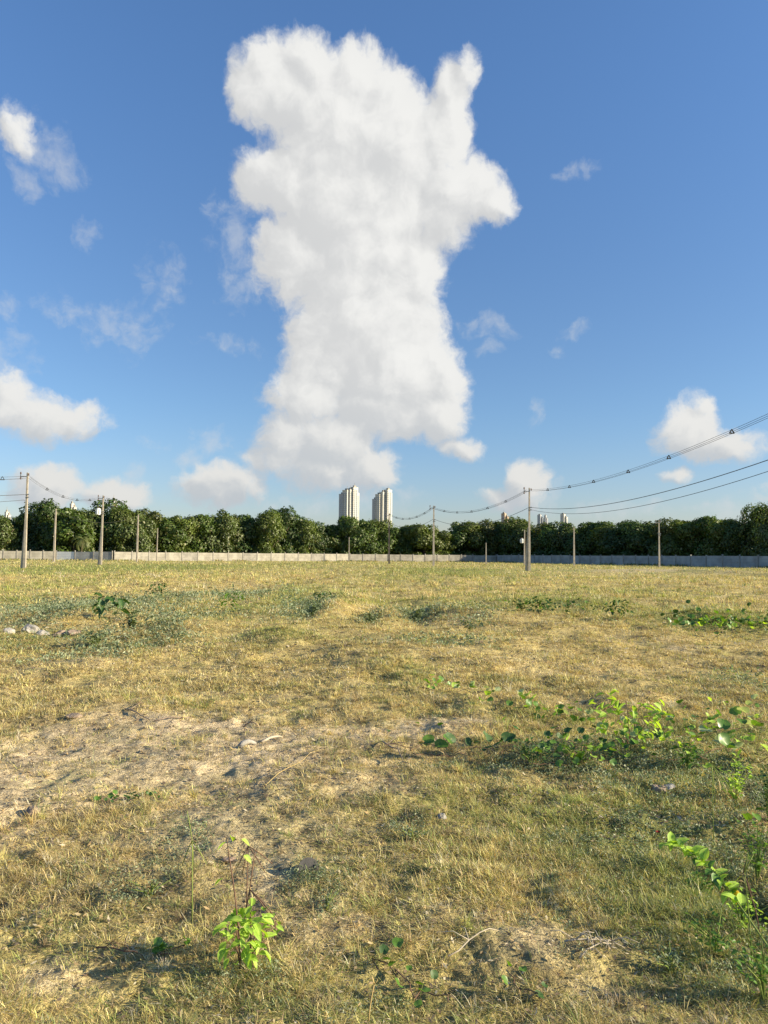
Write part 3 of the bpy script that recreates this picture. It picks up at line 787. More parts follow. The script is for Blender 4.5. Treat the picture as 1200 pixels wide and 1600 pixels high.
# ------------------------------------------------------------------ towers far away
def tower(px, ptop, d, w_px, label, blocks, cat_group='twin apartment towers', name='apartment_tower', mats=('tow_white', 'tow_grey')):
    x, y = at_dist(px, d)
    H = (869 + .0079 * (px - 600) - ptop) / FPX * d + EYE
    Wm = w_px / FPX * d
    t = empty(name, (x, y, -1), 0)
    tag(t, label, 'tower', cat_group)
    for (cx, cyy, sx_, sy_, hh, rot, mt) in blocks:
        nm = 'wing'
        mb = MB(); h = H * hh + 1
        mb.box((cx * Wm, cyy * Wm, h / 2), (sx_ * Wm, sy_ * Wm, h), R(rot))
        mb.box((cx * Wm, cyy * Wm, h + .5), (sx_ * Wm * 1.04, sy_ * Wm * 1.04, 1.0), R(rot))
        wg = mb.build(nm, mt, t)
        q = MB(); q.box((cx * Wm, cyy * Wm, h + 2.2), (sx_ * Wm * .5, sy_ * Wm * .45, 2.6), R(rot)); q.tube([(cx * Wm, cyy * Wm, h + 2), (cx * Wm, cyy * Wm, h + 7)], .2, 5); q.build('roof_plant', 'wall_worn', wg)
        # glazing strips on the two faces turned to the field
        for side in (0, 1):
            g = MB()
            c, s_ = math.cos(R(rot)), math.sin(R(rot))
            nx, ny = (s_, -c) if side == 0 else (c, s_)      # outward normals of the -y and +x faces
            tx, ty = (c, s_) if side == 0 else (-s_, c)
            hw = (sx_ if side == 0 else sy_) * Wm / 2
            off = (sy_ if side == 0 else sx_) * Wm / 2 + .05
            cols = [0.0] if hw < 3.2 else [-.42, .42]
            for cc in cols:
                g = MB()
                g.box((cx * Wm + nx * off + tx * cc * hw, cyy * Wm + ny * off + ty * cc * hw, (h + 2) / 2), (max(hw * .34, .8), .14, h - 8), R(rot) + (0 if side == 0 else PI / 2))
                g.build('window_strip', 'glass' if side else 'strip', wg)
    return t
BL1 = [(-.36, .05, .26, .34, .90, -38, 'tow_grey'), (-.12, -.05, .34, .40, .955, -38, 'tow_white'), (.06, -.12, .16, .26, .965, -34, 'tow_white'),
       (.14, .10, .22, .40, .93, -40, 'tow_grey'), (.27, .0, .20, .36, 1.0, -40, 'tow_white'), (.38, .1, .16, .26, .92, -40, 'tow_white')]
BL2 = [(-.38, .05, .22, .30, .86, -38, 'tow_grey'), (-.16, -.05, .30, .38, .93, -38, 'tow_white'), (.03, -.14, .16, .26, .965, -34, 'tow_white'),
       (.14, .12, .24, .40, .97, -40, 'tow_grey'), (.30, -.02, .24, .36, 1.0, -40, 'tow_white'), (.36, .1, .22, .24, .95, -40, 'tow_white')]
tower(545, 762, 1120, 29, 'tall cream and grey apartment tower, left one of the pair above the trees', BL1)
tower(597, 766, 1150, 29, 'tall cream apartment tower with stepped roof, right one of the pair above the trees', BL2)
SM = [(-.18, 0, .5, .5, 1, -35, None), (.2, .05, .42, .45, .93, -35, None)]
def small(px, top, d, w, mt, label, name='apartment_block'):
    tower(px, top, d, w, label, [(*b[:6], mt) for b in SM], 'small distant blocks above the treetops', name)
small(789.5, 803, 1500, 12, 'tow_tan', 'small tan tower peeping over the trees left of the tallest pole')
small(845, 805, 2200, 10, 'tow_grey', 'tiny blue-grey tower over the trees just right of the tallest pole')
small(853.5, 806, 2200, 6, 'tow_grey', 'narrow dark grey tower beside the tiny blue-grey one')
small(882, 804, 1800, 12, 'tow_white', 'small pale tower peeping over the trees above the low wires')
small(10, 801, 900, 9, 'tow_white', 'small white rooftop over the trees at the left edge')
small(112, 788, 900, 10, 'tow_white', 'low white rooftop showing over the trees left of the transformer pole')
small(177, 782, 900, 10, 'tow_grey', 'blue-grey block top showing right of the transformer pole')
small(1163, 803, 1500, 7, 'tow_white', 'tiny white block between treetops near the right edge')

# ------------------------------------------------------------------ poles
def make_pole(label, px, d, top, mt='pole', arm=True, stay=False, trafo=False, wid=1.0, face=0.0, lean=0.0):
    x, y = at_dist(px, d)
    z = tz(x, y)
    hz = 869 + .0079 * (px - 600)
    H = (hz - top) / FPX * d + EYE - z
    t = empty('utility_pole', (x, y, z), face)
    t.rotation_euler[1] = R(random.uniform(-.5, .5))
    tag(t, label, 'utility pole', 'concrete utility poles across the field')
    w0, w1 = .36 * wid, .20 * wid
    mb = MB()
    I = [(-1, -1), (1, -1), (1, -.55), (.55, -.3), (.55, .3), (1, .55), (1, 1), (-1, 1), (-1, .55), (-.55, .3), (-.55, -.3), (-1, -.55)]
    mb.prism([(a * w0 / 2, b * w0 / 2.4) for a, b in I], -.5, H, w1 / w0)
    sh = mb.build('shaft', mt, t)
    if stay:
        m = MB(); m.prism([(a * w0 / 2, b * w0 / 2.6) for a, b in I], -.4, H * .52, .62)
        o = m.build('stay_shaft', mt, t); o.location = (-.42 * wid, .15, 0); o.rotation_euler = (0, R(2.4), 0)
    if arm:
        m = MB(); m.box((-.32, -.17, H - .45), (.75, .08, .1)); m.box((-.66, -.17, H - .35), (.08, .08, .35)); m.build('bracket', 'metal', t)
        for k, (ax, az_) in enumerate(((-.66, H - .05), (.2, H - .2), (-.66, H - .62))):
            m = MB(); m.tube([(ax, -.17, az_ - .14), (ax, -.17, az_ - .05), (ax, -.17, az_), (ax, -.17, az_ + .1)], [.05, .10, .06, .08], 8); m.build('insulator', 'ceramic', t, True)
        for k in range(2):
            m = MB(); m.box((0, 0, H - 2.4 - .3 * k), (w1 * 1.7, w1 * 1.5, .07)); m.box((.2, -.1, H - 2.4 - .3 * k), (.18, .1, .12)); m.build('clamp', 'metal', t)
    if trafo:
        m = MB(); m.tube([(0, 0, -.5), (0, 0, -.45), (0, 0, .4), (0, 0, .5)], [.28, .33, .33, .2], 14)
        for k in range(8):
            a = k * PI / 4; m.box((.37 * math.cos(a), .37 * math.sin(a), -.05), (.1, .03, .6), a)
        o = m.build('transformer', 'trafo', t); o.location = (-.62, -.1, H - 2.4)
        m = MB()
        for k in (-1, 1): m.tube([(k * .12, 0, .5), (k * .12, 0, .75)], [.05, .035], 8)
        b = m.build('bushing', 'ceramic', o)
    return t, Vector((x, y, z)), H
PL = {}
def P(key, *a, **k): PL[key] = make_pole(*a, **k)
P('a', 'pale concrete pole with a shorter shaft strapped beside it, nearest at far left', 39, 82, 738, stay=True, wid=.8)
P('b', 'slim pale pole standing second from the left before the grey wall', 84.5, 140, 795, arm=False)
P('c', 'pole carrying a small white transformer near its top, third from left', 158, 112, 774, trafo=True, stay=True, wid=.85)
P('d', 'thin pale pole standing fourth from the left against the trees', 214, 155, 804, arm=False)
P('e', 'short thin grey pole standing fifth from the left against the trees', 245, 176, 825, arm=False, wid=.7)
P('f', 'tiny pale pole in front of the trees just under the left tower', 545.5, 214, 839, arm=False, wid=.8)
P('g', 'tiny pole rising behind the wall between the two towers', 558, 232, 829, arm=False, wid=.8)
P('h', 'dark weathered pole standing right under the right tower', 608, 156, 802, mt='dpole')
P('i', 'pale pole with bracket right of the twin towers', 677.5, 130, 790)
P('j', 'tallest concrete pole with a second shaft at its foot, right of centre', 827, 92, 762, stay=True, wid=.8)
P('k', 'short pole with a small transformer close left of the tallest pole', 819.5, 165, 828, arm=False, trafo=True)
P('l', 'low thin post before the wall left of the tallest pole', 759.5, 175, 848, arm=False, wid=.8)
P('m', 'short pale pole in front of the dark trees right of the tallest pole', 897, 150, 824, arm=False)
P('n', 'slim grey pole standing before the dark trees near the right edge', 1030, 138, 813, arm=True, wid=.85)
# poles outside the frame that hold the other ends of the wires
xr, yr = 20.6, 34.0
def anchor_pole(label, x, y, H):
    t = empty('utility_pole', (x, y, tz(x, y))); tag(t, label, 'utility pole', 'concrete utility poles across the field')
    m = MB(); m.prism([(a * .18, b * .15) for a, b in ((-1, -1), (1, -1), (1, 1), (-1, 1))], -.5, H, .55); m.build('shaft', 'pole', t)
    m = MB(); m.box((-.55, -.2, H - .45), (1.1, .1, .12)); m.build('bracket', 'metal', t)
    return Vector((x, y, tz(x, y))), H
ra, rH = anchor_pole('nearest pole, just outside the right edge, holding the high wires', xr, yr, 9.6)
la, lH = anchor_pole('nearest pole outside the left edge holding the left wires', -50, 62, 10.5)

# ------------------------------------------------------------------ wires
def cat_pts(a, b, sag, n=26):
    a, b = Vector(a), Vector(b)
    return [a.lerp(b, i / n) - Vector((0, 0, sag * 4 * (i / n) * (1 - i / n))) for i in range(n + 1)]
def bundle(a, b, sag, label, r=.016, sp=.17, nsp=5):
    t = empty('spacer_cable', a); sp *= .75; r *= .8; tag(t, label, 'power line', 'wires strung between the poles')
    a, b = Vector(a), Vector(b); base = a.copy()
    for (ox, oz) in ((0, sp), (-sp * .9, -sp * .3), (sp * .9, -sp * .3)):
        m = MB(); o = Vector((ox, 0, oz)); m.tube([p + o - base for p in cat_pts(a, b, sag, 34)], r * .85, 5); m.build('conductor', 'cable', t)
    pts = cat_pts(a, b, sag, 60)
    for k in range(1, nsp + 1):
        p = pts[int(60 * k / (nsp + 1))] - base
        m = MB(); m.tube([p + Vector((-sp * 1.1, 0, -sp * .5)), p + Vector((0, 0, sp * 1.3))], .035, 5); m.tube([p + Vector((sp * 1.1, 0, -sp * .5)), p + Vector((0, 0, sp * 1.3))], .035, 5)
        m.tube([p + Vector((-sp * 1.1, 0, -sp * .5)), p + Vector((sp * 1.1, 0, -sp * .5))], .035, 5)
        m.build('spacer', 'cable', t)
def single(a, b, sag, label, r=.02):
    m = MB(); base = Vector(a); m.tube([p - base for p in cat_pts(a, b, sag, 34)], r, 5)
    o = m.build('twisted_cable', 'cable'); o.location = base
    tag(o, label, 'cable', 'wires strung between the poles')
def top(key, dz, dx=0.0):
    t, v, H = PL[key]; return v + Vector((dx, -.12, H + dz))
rt = ra + Vector((-.6, -.2, rH))
bundle(top('j', -.35, .3), rt + Vector((0, 0, -.3)), 1.15, 'high triple line climbing from the tallest pole to the right edge', .017, .17, 6)
single(top('j', -2.4, .25), ra + Vector((-.3, -.1, rH - 2.45)), 1.25, 'upper one of the two low cables right of the tallest pole', .024)
single(top('j', -2.7, .25), ra + Vector((-.3, -.1, rH - 3.0)), 1.45, 'lower one of the two low cables right of the tallest pole', .018)
bundle(top('i', -.4, -.2), top('j', -.4, -.35), 1.6, 'triple line between the tallest pole and the pole left of it', .024, .2, 5)
single(top('i', -2.4, .2), top('j', -2.5, -.2), 1.5, 'low cable between the tallest pole and the pole left of it', .028)
bundle(top('h', -.4, .2), top('i', -.4, -.2), 1.3, 'triple line between the dark pole and the pole right of the towers', .028, .22, 5)
single(top('h', -2.0, .2), top('i', -2.4, -.2), 1.2, 'low cable between the dark pole and the pole right of the towers', .03)
lt = la + Vector((.5, -.1, lH))
bundle(top('a', -.6, -.3), lt + Vector((0, 0, -.6)), .9, 'triple line leaving the twin-shaft pole past the left edge', .022, .26, 7)
single(top('a', -2.4, -.2), la + Vector((.3, 0, lH - 2.4)), .8, 'upper low cable leaving the twin-shaft pole past the left edge', .028)
single(top('a', -3.0, -.2), la + Vector((.3, 0, lH - 3.1)), .9, 'lower low cable leaving the twin-shaft pole past the left edge', .022)
bundle(top('a', -.5, .2), top('c', -.3, -.2), 1.3, 'triple line from the twin-shaft pole to the transformer pole', .016, .2, 4)
single(top('b', -.3, .1), top('d', -.3, -.1), 1.8, 'cable hanging from the second pole to the fourth pole from left', .025)

# ------------------------------------------------------------------ plants, stones and litter one could count
def leaf_round(seed=0, m='vine'):
    """two-lobed rounded leaf folded along its rib, stalk at the origin"""
    mb = MB(); n = 14; V = [(0, 0, 0)]
    for k in range(n + 1):
        a = -PI * .92 + 2 * PI * .92 * k / n
        r = .5 * (1 - .22 * math.exp(-((abs(a)) / .35) ** 2)) * (1 + .04 * math.sin(5 * a + seed))
        x, y = r * math.cos(a) + .42, r * math.sin(a) * 1.02
        V.append((x, y, .35 * abs(y) + .06 * math.sin(a * 3 + seed)))
    V[0] = (.08, 0, 0); V.append((.5, 0, 0)); c = n + 2
    F = [(c, k, k + 1) for k in range(1, n + 1)] + [(c, n + 1, 0), (c, 0, 1)]
    mb.add(V, F); return mb.mesh('leaf', m, True)
def leaf_oval(seed=0, m='bright', w=.58):
    mb = MB(); V, F = [], []; n = 6
    for k in range(n + 1):
        t = k / n; hw = w * math.sin(PI * t ** .85) ** .8 * .5 if 0 < k < n else .0
        z = -.28 * t * t + .02 * math.sin(seed + 9 * t)
        V += [(t, -hw, z + hw * .5), (t, 0, z), (t, hw, z + hw * .5)]
    for k in range(n):
        b = k * 3; F += [(b, b + 3, b + 4, b + 1), (b + 1, b + 4, b + 5, b + 2)]
    mb.add(V, F); return mb.mesh('leaf', m, True)
LR = {m: [leaf_round(s_, m) for s_ in range(3)] for m in ('vine', 'pale', 'dark', 'bright')}
LO = {m: [leaf_oval(s_, m) for s_ in range(3)] for m in ('bright', 'vine', 'dark', 'pale', 'sage')}
def put_leaf(parent, me, loc, size, yaw, pitch, roll=0, label=None):
    o = link('leaf', me, parent); o.location = loc; o.scale = (size,) * 3
    o.rotation_euler = (roll, -pitch, yaw)
    if label: o['label'] = label
    return o
def vine(label, pts_px, n_leaf, size, mats=('vine', 'vine', 'vine', 'bright', 'pale'), lift=.06, rnd=.12, seed=1, name='creeping_vine', cat='vine'):
    rr = random.Random(seed)
    w = [Vector(gp(*p)) for p in pts_px]; base = w[0].copy()
    t = empty(name, base); tag(t, label, cat, 'creeping plants on the dry field')
    # smooth path
    path = []
    for a, b in zip(w, w[1:]):
        for k in range(4):
            p = a.lerp(b, k / 4); p.x += rr.uniform(-.03, .03); p.y += rr.uniform(-.05, .05)
            p.z = tz(p.x, p.y) + .015 + rr.random() * lift * .4; path.append(p - base)
    path.append(w[-1] - base + Vector((0, 0, .02)))
    m = MB(); m.tube(path, .002 + size * .012, 5); m.build('stem', 'stem', t)
    for k in range(n_leaf):
        u = (k + rr.random()) / n_leaf * (len(path) - 1.001); i = int(u)
        p = path[i].lerp(path[i + 1], u - i)
        p = p + Vector((rr.gauss(0, rnd), rr.gauss(0, rnd * 1.2), 0))
        wz = tz(p.x + base.x, p.y + base.y) - base.z
        p.z = wz + lift * (.4 + rr.random())
        me = LR[rr.choice(mats)][rr.randrange(3)]
        put_leaf(t, me, p, size * rr.uniform(.6, 1.15), rr.uniform(0, 6.28), rr.uniform(-.3, 1.1), rr.uniform(-.7, .7))
    return t
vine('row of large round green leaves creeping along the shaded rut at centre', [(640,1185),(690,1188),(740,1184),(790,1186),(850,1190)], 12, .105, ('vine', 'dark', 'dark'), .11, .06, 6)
vine('bare raised runner joining the round leaves to the dense vine', [(600,1189),(680,1190),(760,1189),(850,1188),(930,1186)], 8, .06, ('dark', 'vine'), .3, .03, 33)
vine('upper vine of small scattered leaves starting near the picture centre', [(655,1082),(700,1085),(760,1094),(810,1108),(850,1120),(920,1122)], 60, .075, lift=.12, rnd=.13, seed=5)
vine('dense pale and green vine running along the herbs at right', [(860,1185),(930,1175),(990,1165),(1060,1155),(1130,1150),(1210,1140)], 98, .062, ('vine', 'bright', 'vine', 'pale', 'dark'), .2, .18, 8)
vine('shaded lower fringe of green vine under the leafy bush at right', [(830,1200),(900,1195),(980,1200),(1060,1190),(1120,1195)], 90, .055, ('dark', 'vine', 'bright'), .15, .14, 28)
vine('big leaved vine with pale undersides climbing at the right edge', [(1090,1190),(1130,1180),(1165,1190),(1210,1200),(1260,1200)], 46, .10, ('vine', 'pale', 'bright', 'vine'), .26, .16, 9)
vine('long low carpet of dark green vine far off at the right edge', [(1075,975),(1110,972),(1150,976),(1200,975),(1240,978)], 100, .12, ('dark', 'vine', 'dark'), .2, .6, 12)
vine('nearer fringe of the dark vine carpet far off at the right edge', [(1085,983),(1150,984),(1230,986)], 100, .12, ('dark', 'vine', 'bright'), .2, .5, 22)
vine('loose green vine patch in the middle distance right of centre', [(820,955),(850,962),(880,957),(905,962)], 90, .09, ('dark', 'vine', 'dark'), .25, .6, 14)
vine('few dark leaves creeping at the bottom edge right of the sapling', [(580,1510),(615,1530),(650,1560),(700,1575)], 10, .042, ('dark', 'vine'), .05, .04, 15)
vine('small dark leaves in the grass near the bottom right corner', [(800,1530),(820,1555),(845,1570)], 6, .036, ('dark', 'vine'), .04, .02, 16)
vine('thin green vine with few leaves hanging right in the shaded hollow', [(1150,1290),(1180,1300),(1215,1290)], 7, .07, ('dark', 'vine'), .1, .05, 17)
vine('small cluster of dark leaves beside a brown dry tuft at left', [(165,1258),(190,1254),(215,1250),(240,1252)], 26, .036, ('dark', 'dark', 'vine'), .035, .025, 18)
vine('tiny dark leaved creeper left of the bright sapling', [(250,1490),(268,1492),(285,1488)], 11, .034, ('dark', 'vine'), .04, .015, 19)

def sapling(label, px, py, hgt, stems, leaves, size, mt='bright', spread=.12, zc=(.25, .9), seed=1, cat='seedling', name='leafy_sapling', oval=True, w=.42):
    rr = random.Random(seed); x, y, z = gp(px, py)
    t = empty(name, (x, y, z)); tag(t, label, cat)
    for (dx, dy, h) in stems:
        m = MB(); m.tube([(0, 0, -.02), (dx * .3, dy * .3, h * .4), (dx * .6, dy * .6, h * .7), (dx, dy, h)], [.004, .003, .0025, .002], 6); m.build('stem', 'stem', t, True)
    for k in range(leaves):
        a = rr.random() * 6.28; q = spread * math.sqrt(rr.random()); h = hgt * rr.uniform(*zc)
        put_leaf(t, (LO if oval else LR)[mt][k % 3], (q * math.cos(a) * .6, q * math.sin(a) * .6, h), size * rr.uniform(.65, 1.15), a + rr.gauss(0, .6), rr.uniform(-.9, .7), rr.uniform(-.5, .5))
    return t
# the bright sapling in the foreground
sp = sapling('bright yellow-green leafy sapling with one bare purple stem above it, bottom left', 378, 1515, .205, [(-.03, 0, .17), (.06, .0, .14), (-.06, .02, .15), (.09, -.02, .12)], 97, .05, 'bright', .14, (.3, 1.0), 4, w=.6)
m = MB(); m.tube([(-.01, 0, .1), (-.04, .03, .28), (-.07, .05, .42), (-.08, .06, .47)], [.0035, .003, .0025, .0015], 6); m.build('stem', 'stem', sp, True)
for (dx, dz, yaw) in ((-.10, .46, 3.2), (-.04, .47, .2), (-.03, .41, -.3), (-.11, .32, 3.), (-.08, .48, 1.5)):
    put_leaf(sp, LO['bright'][0], (dx + .02, .05, dz), .042, yaw, -.5, .3)
sapling('tiny bright green seedling right beside the big sapling', 430, 1468, .09, [(0, 0, .07)], 6, .05, 'bright', .03, (.4, 1.), 6)
sapling('bright green compound-leaved bush among the vines, right of centre', 985, 1170, .42, [(-.15, 0, .35), (.1, 0, .4), (.0, .1, .38), (.22, .0, .3), (-.25, 0, .2)], 85, .075, 'bright', .5, (.25, 1.), 7, 'bush', 'leafy_bush')
def herb_bush(label, px, py, h, spread, n, size, m_, seed):
    rr = random.Random(seed); x, y, z = gp(px, py); t = empty('twiggy_herb', (x, y, z)); tag(t, label, 'herb')
    st = MB(); tips = []
    for k in range(9):
        a = rr.random() * 6.28; q = spread * rr.random(); e = Vector((q * math.cos(a), q * math.sin(a) * .7, h * rr.uniform(.6, 1)))
        st.tube([(0, 0, -.02), (e.x * .3, e.y * .3, e.z * .5), e], [.004, .003, .0015], 5); tips.append(e)
    st.build('stem', 'gstem', t)
    for k in range(n):
        e = tips[k % 9]; u = rr.uniform(.25, 1); p = Vector((e.x * u ** 1.3, e.y * u ** 1.3, e.z * u)) + Vector((rr.gauss(0, .02), rr.gauss(0, .02), rr.gauss(0, .015)))
        put_leaf(t, LO[m_][k % 3], p, size * rr.uniform(.6, 1.2), rr.random() * 6.28, rr.uniform(-.3, .9), rr.uniform(-.5, .5))
for q_ in (('green bushy weed right of the leaning shoot tip', 1100, 1400, .12, .14, 95, .022, 'vine', 61), ('dense leafy weed between the shoot and the right edge', 1160, 1450, .18, .14, 95, .024, 'bright', 62),
           ('sprawling low weed left below the leaning shoot', 1050, 1520, .08, .14, 90, .018, 'sage', 63), ('bright leafy weed under the seed rays at the right edge', 1150, 1250, .28, .24, 95, .034, 'bright', 64),
           ('green weed mass at the left end of the dense vine', 830, 1195, .2, .3, 95, .034, 'dark', 65),
           ('leggy green herb against the right edge beside the dark hollow', 1185, 1400, .30, .16, 95, .028, 'vine', 41),
           ('tall twiggy herb at the right edge just below the vines', 1200, 1290, .36, .2, 95, .034, 'dark', 42),
           ('low bushy herb in the right foreground under the leaning shoot', 1120, 1490, .16, .16, 95, .024, 'vine', 43),
           ('upright herb filling the bottom right corner', 1195, 1560, .24, .14, 90, .026, 'vine', 44),
           ('grey-leaved herb tuft just right of the dark disc', 510, 1420, .07, .1, 90, .014, 'sage', 45),
           ('grey-leaved herb tuft left of the sapling', 235, 1400, .08, .11, 95, .016, 'sage', 46),
           ('twiggy herb growing under the bright bush at right', 900, 1200, .22, .26, 95, .036, 'vine', 47),
           ('herb clump between the bright bush and the big leaved vine', 1075, 1205, .24, .26, 95, .036, 'vine', 48),
           ('grey-leaved herb tuft in the middle of the foreground', 645, 1315, .09, .13, 90, .018, 'sage', 49),
           ('small dark scrub on the ridge between the two hollows', 578, 975, .3, .4, 70, .08, 'sage', 71), ('dark scrub tuft right of the two hollows', 735, 968, .3, .5, 80, .08, 'sage', 72), ('dark scrub tuft beside the loose vine patch', 815, 955, .4, .4, 80, .09, 'dark', 73),
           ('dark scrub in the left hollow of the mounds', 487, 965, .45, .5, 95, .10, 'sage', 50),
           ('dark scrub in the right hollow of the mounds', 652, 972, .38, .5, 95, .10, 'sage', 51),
           ('grey-green scrub right of the stones in the left field', 205, 985, .5, .9, 95, .11, 'sage', 52),
           ('grey-green scrub nearest below the left field stones', 150, 1012, .35, .8, 95, .10, 'sage', 53)):
    herb_bush(*q_)
# branch of bright leaves leaning across the right foreground
x0, y0, z0 = gp(1225, 1530)
br = empty('leaning_shoot', (x0, y0, z0)); tag(br, 'slender arching shoot with bright leaves and one yellow leaf, bottom right', 'shoot')
xe, ye, ze = gp(1040, 1400)
path = []
for k in range(9):
    u = k / 8; path.append(Vector(((xe - x0) * u, (ye - y0) * u, .03 + .20 * math.sin(u * 2.2))))
m = MB(); m.tube(path, [.005 - .0004 * k for k in range(9)], 6); m.build('stem', 'gstem', br, True)
rr = random.Random(5)
for k in range(44):
    u = .3 + .7 * k / 44; i = min(7, int(u * 8)); p = path[i].lerp(path[i + 1], u * 8 - i)
    put_leaf(br, LO[rr.choice(['bright', 'bright', 'bright', 'vine'])][k % 3], p + Vector((0, 0, .01)), rr.uniform(.05, .075), (k % 2) * PI + rr.gauss(.8, .4), rr.uniform(-.2, .9), rr.uniform(-.4, .4))
p = path[3]; put_leaf(br, leaf_oval(2, 'yellow'), p + Vector((.02, 0, .02)), .06, 1.4, -1.2, 0, 'yellow dying leaf')
for k, (px, py, L, s_) in enumerate(((170, 968, .55, 21), (722/2+0, 948, .5, 22), (965, 968, .5, 23), (840, 962, .5, 24), (245, 935, .5, 25), (505, 940, .4, 26))):
    sapling(['arching long-leaved green weed above the grey herbs at left', 'bright upright weed in the grass left of the ruts', 'rounded dark green bush in mid field near the right', 'dark green bush beside the loose vine patch',
             'small upright weed behind the grey herbs at left', 'grey-green weed growing in the rut left of centre'][k],
            px, py, L, [(-.2, 0, L * .8), (.2, 0, L * .9), (0, .1, L)], 60 if k != 0 else 30, .12 if k != 0 else .24, ['dark', 'vine', 'dark', 'dark', 'dark', 'dark'][k], .5, (.3, 1.), s_, 'weed', 'green_weed')

def seedhead(label, px, py, h, lean, rays, drop, mt='straw', hgroup='tall grass seed heads', r=.0022):
    x, y, z = gp(px, py)
    t = empty('grass_seed_head', (x, y, z)); tag(t, label, 'grass stem', hgroup)
    tip = Vector((lean[0], lean[1], h))
    m = MB(); m.tube([(0, 0, -.01), (tip.x * .3, tip.y * .3, h * .45), (tip.x * .7, tip.y * .7, h * .8), tip], [r * 1.3, r * 1.2, r, r * .8], 5); m.build('stem', mt, t, True)
    for k, a in enumerate(rays):
        e = tip + Vector((math.sin(a) * drop, .02 * (k - 1), math.cos(a) * drop))
        mid = tip.lerp(e, .5) + Vector((0, 0, drop * .04))
        m = MB(); m.tube([tip, mid, e], [r * .9, r * 1.2, r * .7], 5); m.build('seed_spike', mt, t, True)
seedhead('dry brown seed head with spread drooping rays, upper one above the sapling', 385, 1420, .27, (0, .02), (2.5, 3.6, 3.35, 2.3), .14, 'stem')
seedhead('dry brown forked seed head just right above the sapling', 392, 1500, .27, (-.01, .0), (2.3, 2.45, 3.3, .1), .13, 'stem')
seedhead('pale green thin seed head left above the sapling', 300, 1440, .33, (-.02, .05), (2.5, 3.5, 3.1, -.3), .12, 'gstem')
seedhead('slender green grass stem with four drooping rays at right edge', 1115, 1320, .42, (.04, .1), (3.1, 2.7, 2.5, 2.2), .24, 'gstem')
seedhead('bare reddish bent stalk at far right foreground', 1190, 1470, .26, (-.05, .05), (2.8, .3), .08, 'stem')
seedhead('tall green stalk standing at the right foreground', 1175, 1500, .32, (0, .05), (.1, .5), .08, 'gstem')
seedhead('thin straw stalk standing near the bottom centre', 575, 1600, .12, (.02, .02), (.4, -.3), .03, 'straw')
def flower(label, px, py, h):
    x, y, z = gp(px, py); t = empty('red_flower', (x, y, z)); tag(t, label, 'flower', 'small red flowers on thin stalks')
    m = MB(); m.tube([(0, 0, 0), (.01, 0, h * .5), (-.01, 0, h)], [.002, .0018, .0015], 5); m.build('stem', 'gstem', t)
    m = MB(); n = 5
    for k in range(n):
        a = k * 2 * PI / n; c, s_ = math.cos(a), math.sin(a)
        V = [(-.01, 0, h), (-.01 + .009 * c - .006 * s_, .009 * s_ + .006 * c, h + .008), (-.01 + .016 * c, .016 * s_, h + .009), (-.01 + .009 * c + .006 * s_, .009 * s_ - .006 * c, h + .008)]
        m.add(V, [(0, 1, 2, 3)])
    m.build('petals', 'red', t)
flower('dark red flower on a thin green stalk in the right foreground grass', 1032, 1350, .16)
flower('crimson flower beside the big leaves at the right edge', 1135, 1180, .27)

def stone(label, px, py, size, mt='rock', flat=.6, seed=0, name='stone', group=None):
    import bmesh
    bm = bmesh.new(); bmesh.ops.create_icosphere(bm, subdivisions=3, radius=1)
    g = random.Random(seed); ox = g.random() * 50
    for v in bm.verts:
        c = v.co; n_ = float(fbm(np.array([c.x * 1.3 + ox]), np.array([c.y * 1.3 + c.z * 1.7 + ox]), 3)[0])
        v.co = Vector((c.x * size[0], c.y * size[1], c.z * flat * size[0])) * (1 + n_ * .9)
    me = bpy.data.meshes.new(name); bm.to_mesh(me); bm.free(); me.materials.append(M[mt])
    x, y, z = gp(px, py); o = link(name, me); o.location = (x, y, z + flat * size[0] * .25); o.rotation_euler = (0, 0, g.random() * 6)
    tag(o, label, 'stone', group)
GS = 'pale stones lying on the field'
stone('pale stone at the far left of the row of field stones', 14, 988, (.13, .11), seed=1, group=GS)
stone('largest pale stone of the row in the left field', 47, 989, (.22, .15), seed=2, group=GS)
stone('small pale stone right beside the largest one at left', 66, 992, (.12, .09), seed=3, group=GS)
stone('grey stone half hidden in the grey herbs at left', 95, 994, (.15, .1), 'brown', seed=4, group=GS)
stone('low brown rubble stone behind the grey herbs at left', 115, 978, (.2, .12), 'brown', .4, 5, group=GS)
stone('brown rock among the herbs under the vines at right', 1030, 1238, (.055, .05), 'brown', .7, 6)
stone('light grey flat stone touching the brown rock at right', 1045, 1232, (.06, .04), 'rock', .4, 7)
stone('small pinkish stone on the sand above the sapling', 358, 1345, (.04, .03), 'pink', .4, 8)
stone('dark squat lump on the bare sand at left', 50, 1270, (.045, .035), 'brown', .7, 9)
stone('small grey stone in the grass near the picture centre', 690, 1278, (.03, .03), 'rock', .7, 10)
stone('tiny pale stone on the sandy patch at left', 115, 1120, (.08, .06), 'brown', .3, 11)
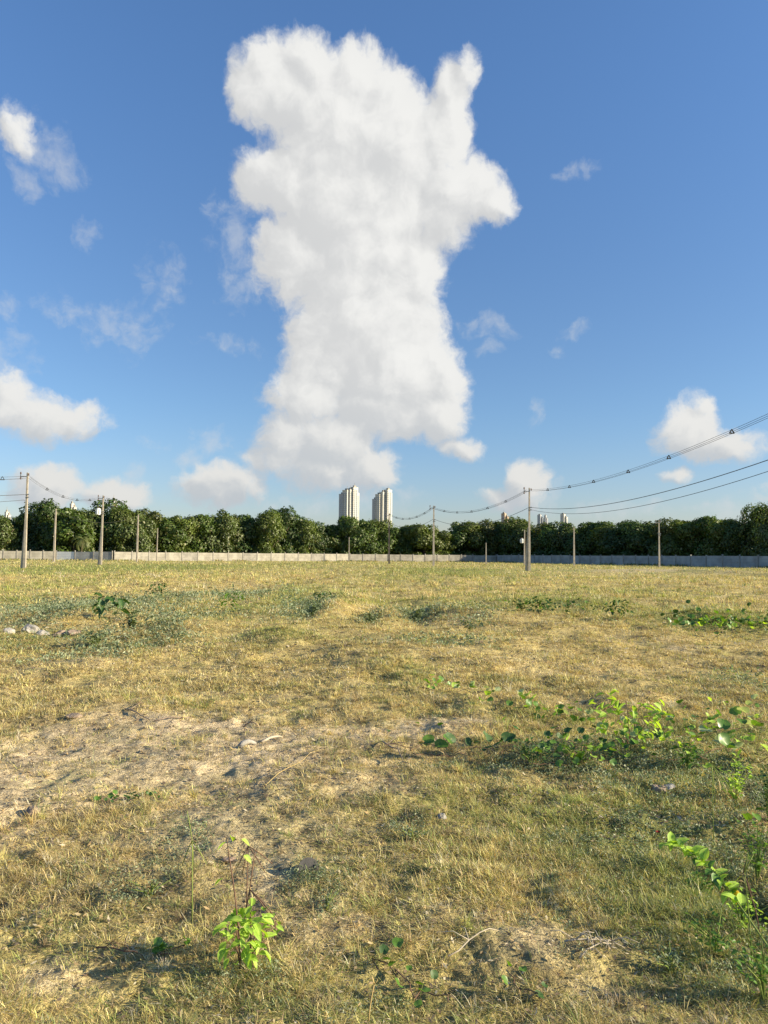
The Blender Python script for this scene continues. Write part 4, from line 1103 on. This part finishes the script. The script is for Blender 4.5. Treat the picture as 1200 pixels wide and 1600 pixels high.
# half-buried dark disc
x, y, z = gp(482, 1362)
m = MB(); n = 16
m.prism([(.055 * math.cos(2 * PI * k / n), .055 * math.sin(2 * PI * k / n)) for k in range(n)], -.005, .005)
o = m.build('rubber_disc', 'black'); o.location = (x, y, z + .012); o.rotation_euler = (R(62), 0, R(25)); tag(o, 'half-buried dark round disc standing in the sand right of the sapling', 'disc')
def stick(label, a, b, r=.006, mt='dead', lift=.02, forks=0, seed=0, name='dead_stick'):
    g = random.Random(seed)
    pa, pb = Vector(gp(*a)), Vector(gp(*b)); m = MB()
    pts = []
    for k in range(6):
        p = pa.lerp(pb, k / 5); p.z = tz(p.x, p.y) + lift * (.5 + math.sin(PI * k / 5)); p.y += g.uniform(-.01, .01); pts.append(p - pa)
    m.tube(pts, [r, r, r * .9, r * .8, r * .7, r * .4], 6)
    for k in range(forks):
        p = pts[g.randrange(1, 5)]; L = (pb - pa).length * g.uniform(.25, .5); a_ = g.random() * 6.28
        m.tube([p, p + Vector((math.cos(a_) * L * .5, math.sin(a_) * L * .5, .03)), p + Vector((math.cos(a_) * L, math.sin(a_) * L, .02))], [r * .6, r * .5, r * .2], 5)
    o = m.build(name, mt, None, True); o.location = pa; tag(o, label, 'stick', 'dead sticks lying on the field')
stick('short thick bleached white stick on the sand left of centre', (374, 1171), (400, 1163), .024, 'rock')
stick('thin pale stick right beside the bleached white one', (408, 1161), (442, 1153), .012, 'dead')
stick('bundle of bleached forked twigs in the bottom right grass', (880, 1474), (975, 1482), .004, forks=9, seed=3)
stick('forked pale twigs low beside the bleached bundle', (905, 1500), (960, 1478), .003, forks=6, seed=4)
stick('grey curved stick behind the white stick', (380, 1140), (405, 1140), .008, 'brown', .05, 2, 5)
stick('long dark thin stick lying along the sand left of centre', (240, 1128), (300, 1122), .007, 'brown', .015, 1, 6)
stick('dark dry twig on the sand left of the long stick', (195, 1105), (240, 1128), .006, 'brown', .015, 2, 7)
stick('straight thin pale stalk slanting across the sand near centre', (415, 1230), (500, 1175), .0025, 'straw', .03, 0, 8)
stick('dark forked twig beside the round vine leaves', (597, 1162), (640, 1200), .006, 'brown', .06, 2, 9)
stick('thin branching twig in the bottom left shade', (150, 1485), (225, 1500), .003, 'stem', .02, 4, 10)
stick('pale dry twig in the grass at the bottom right', (700, 1500), (780, 1460), .003, 'dead', .03, 2, 11)
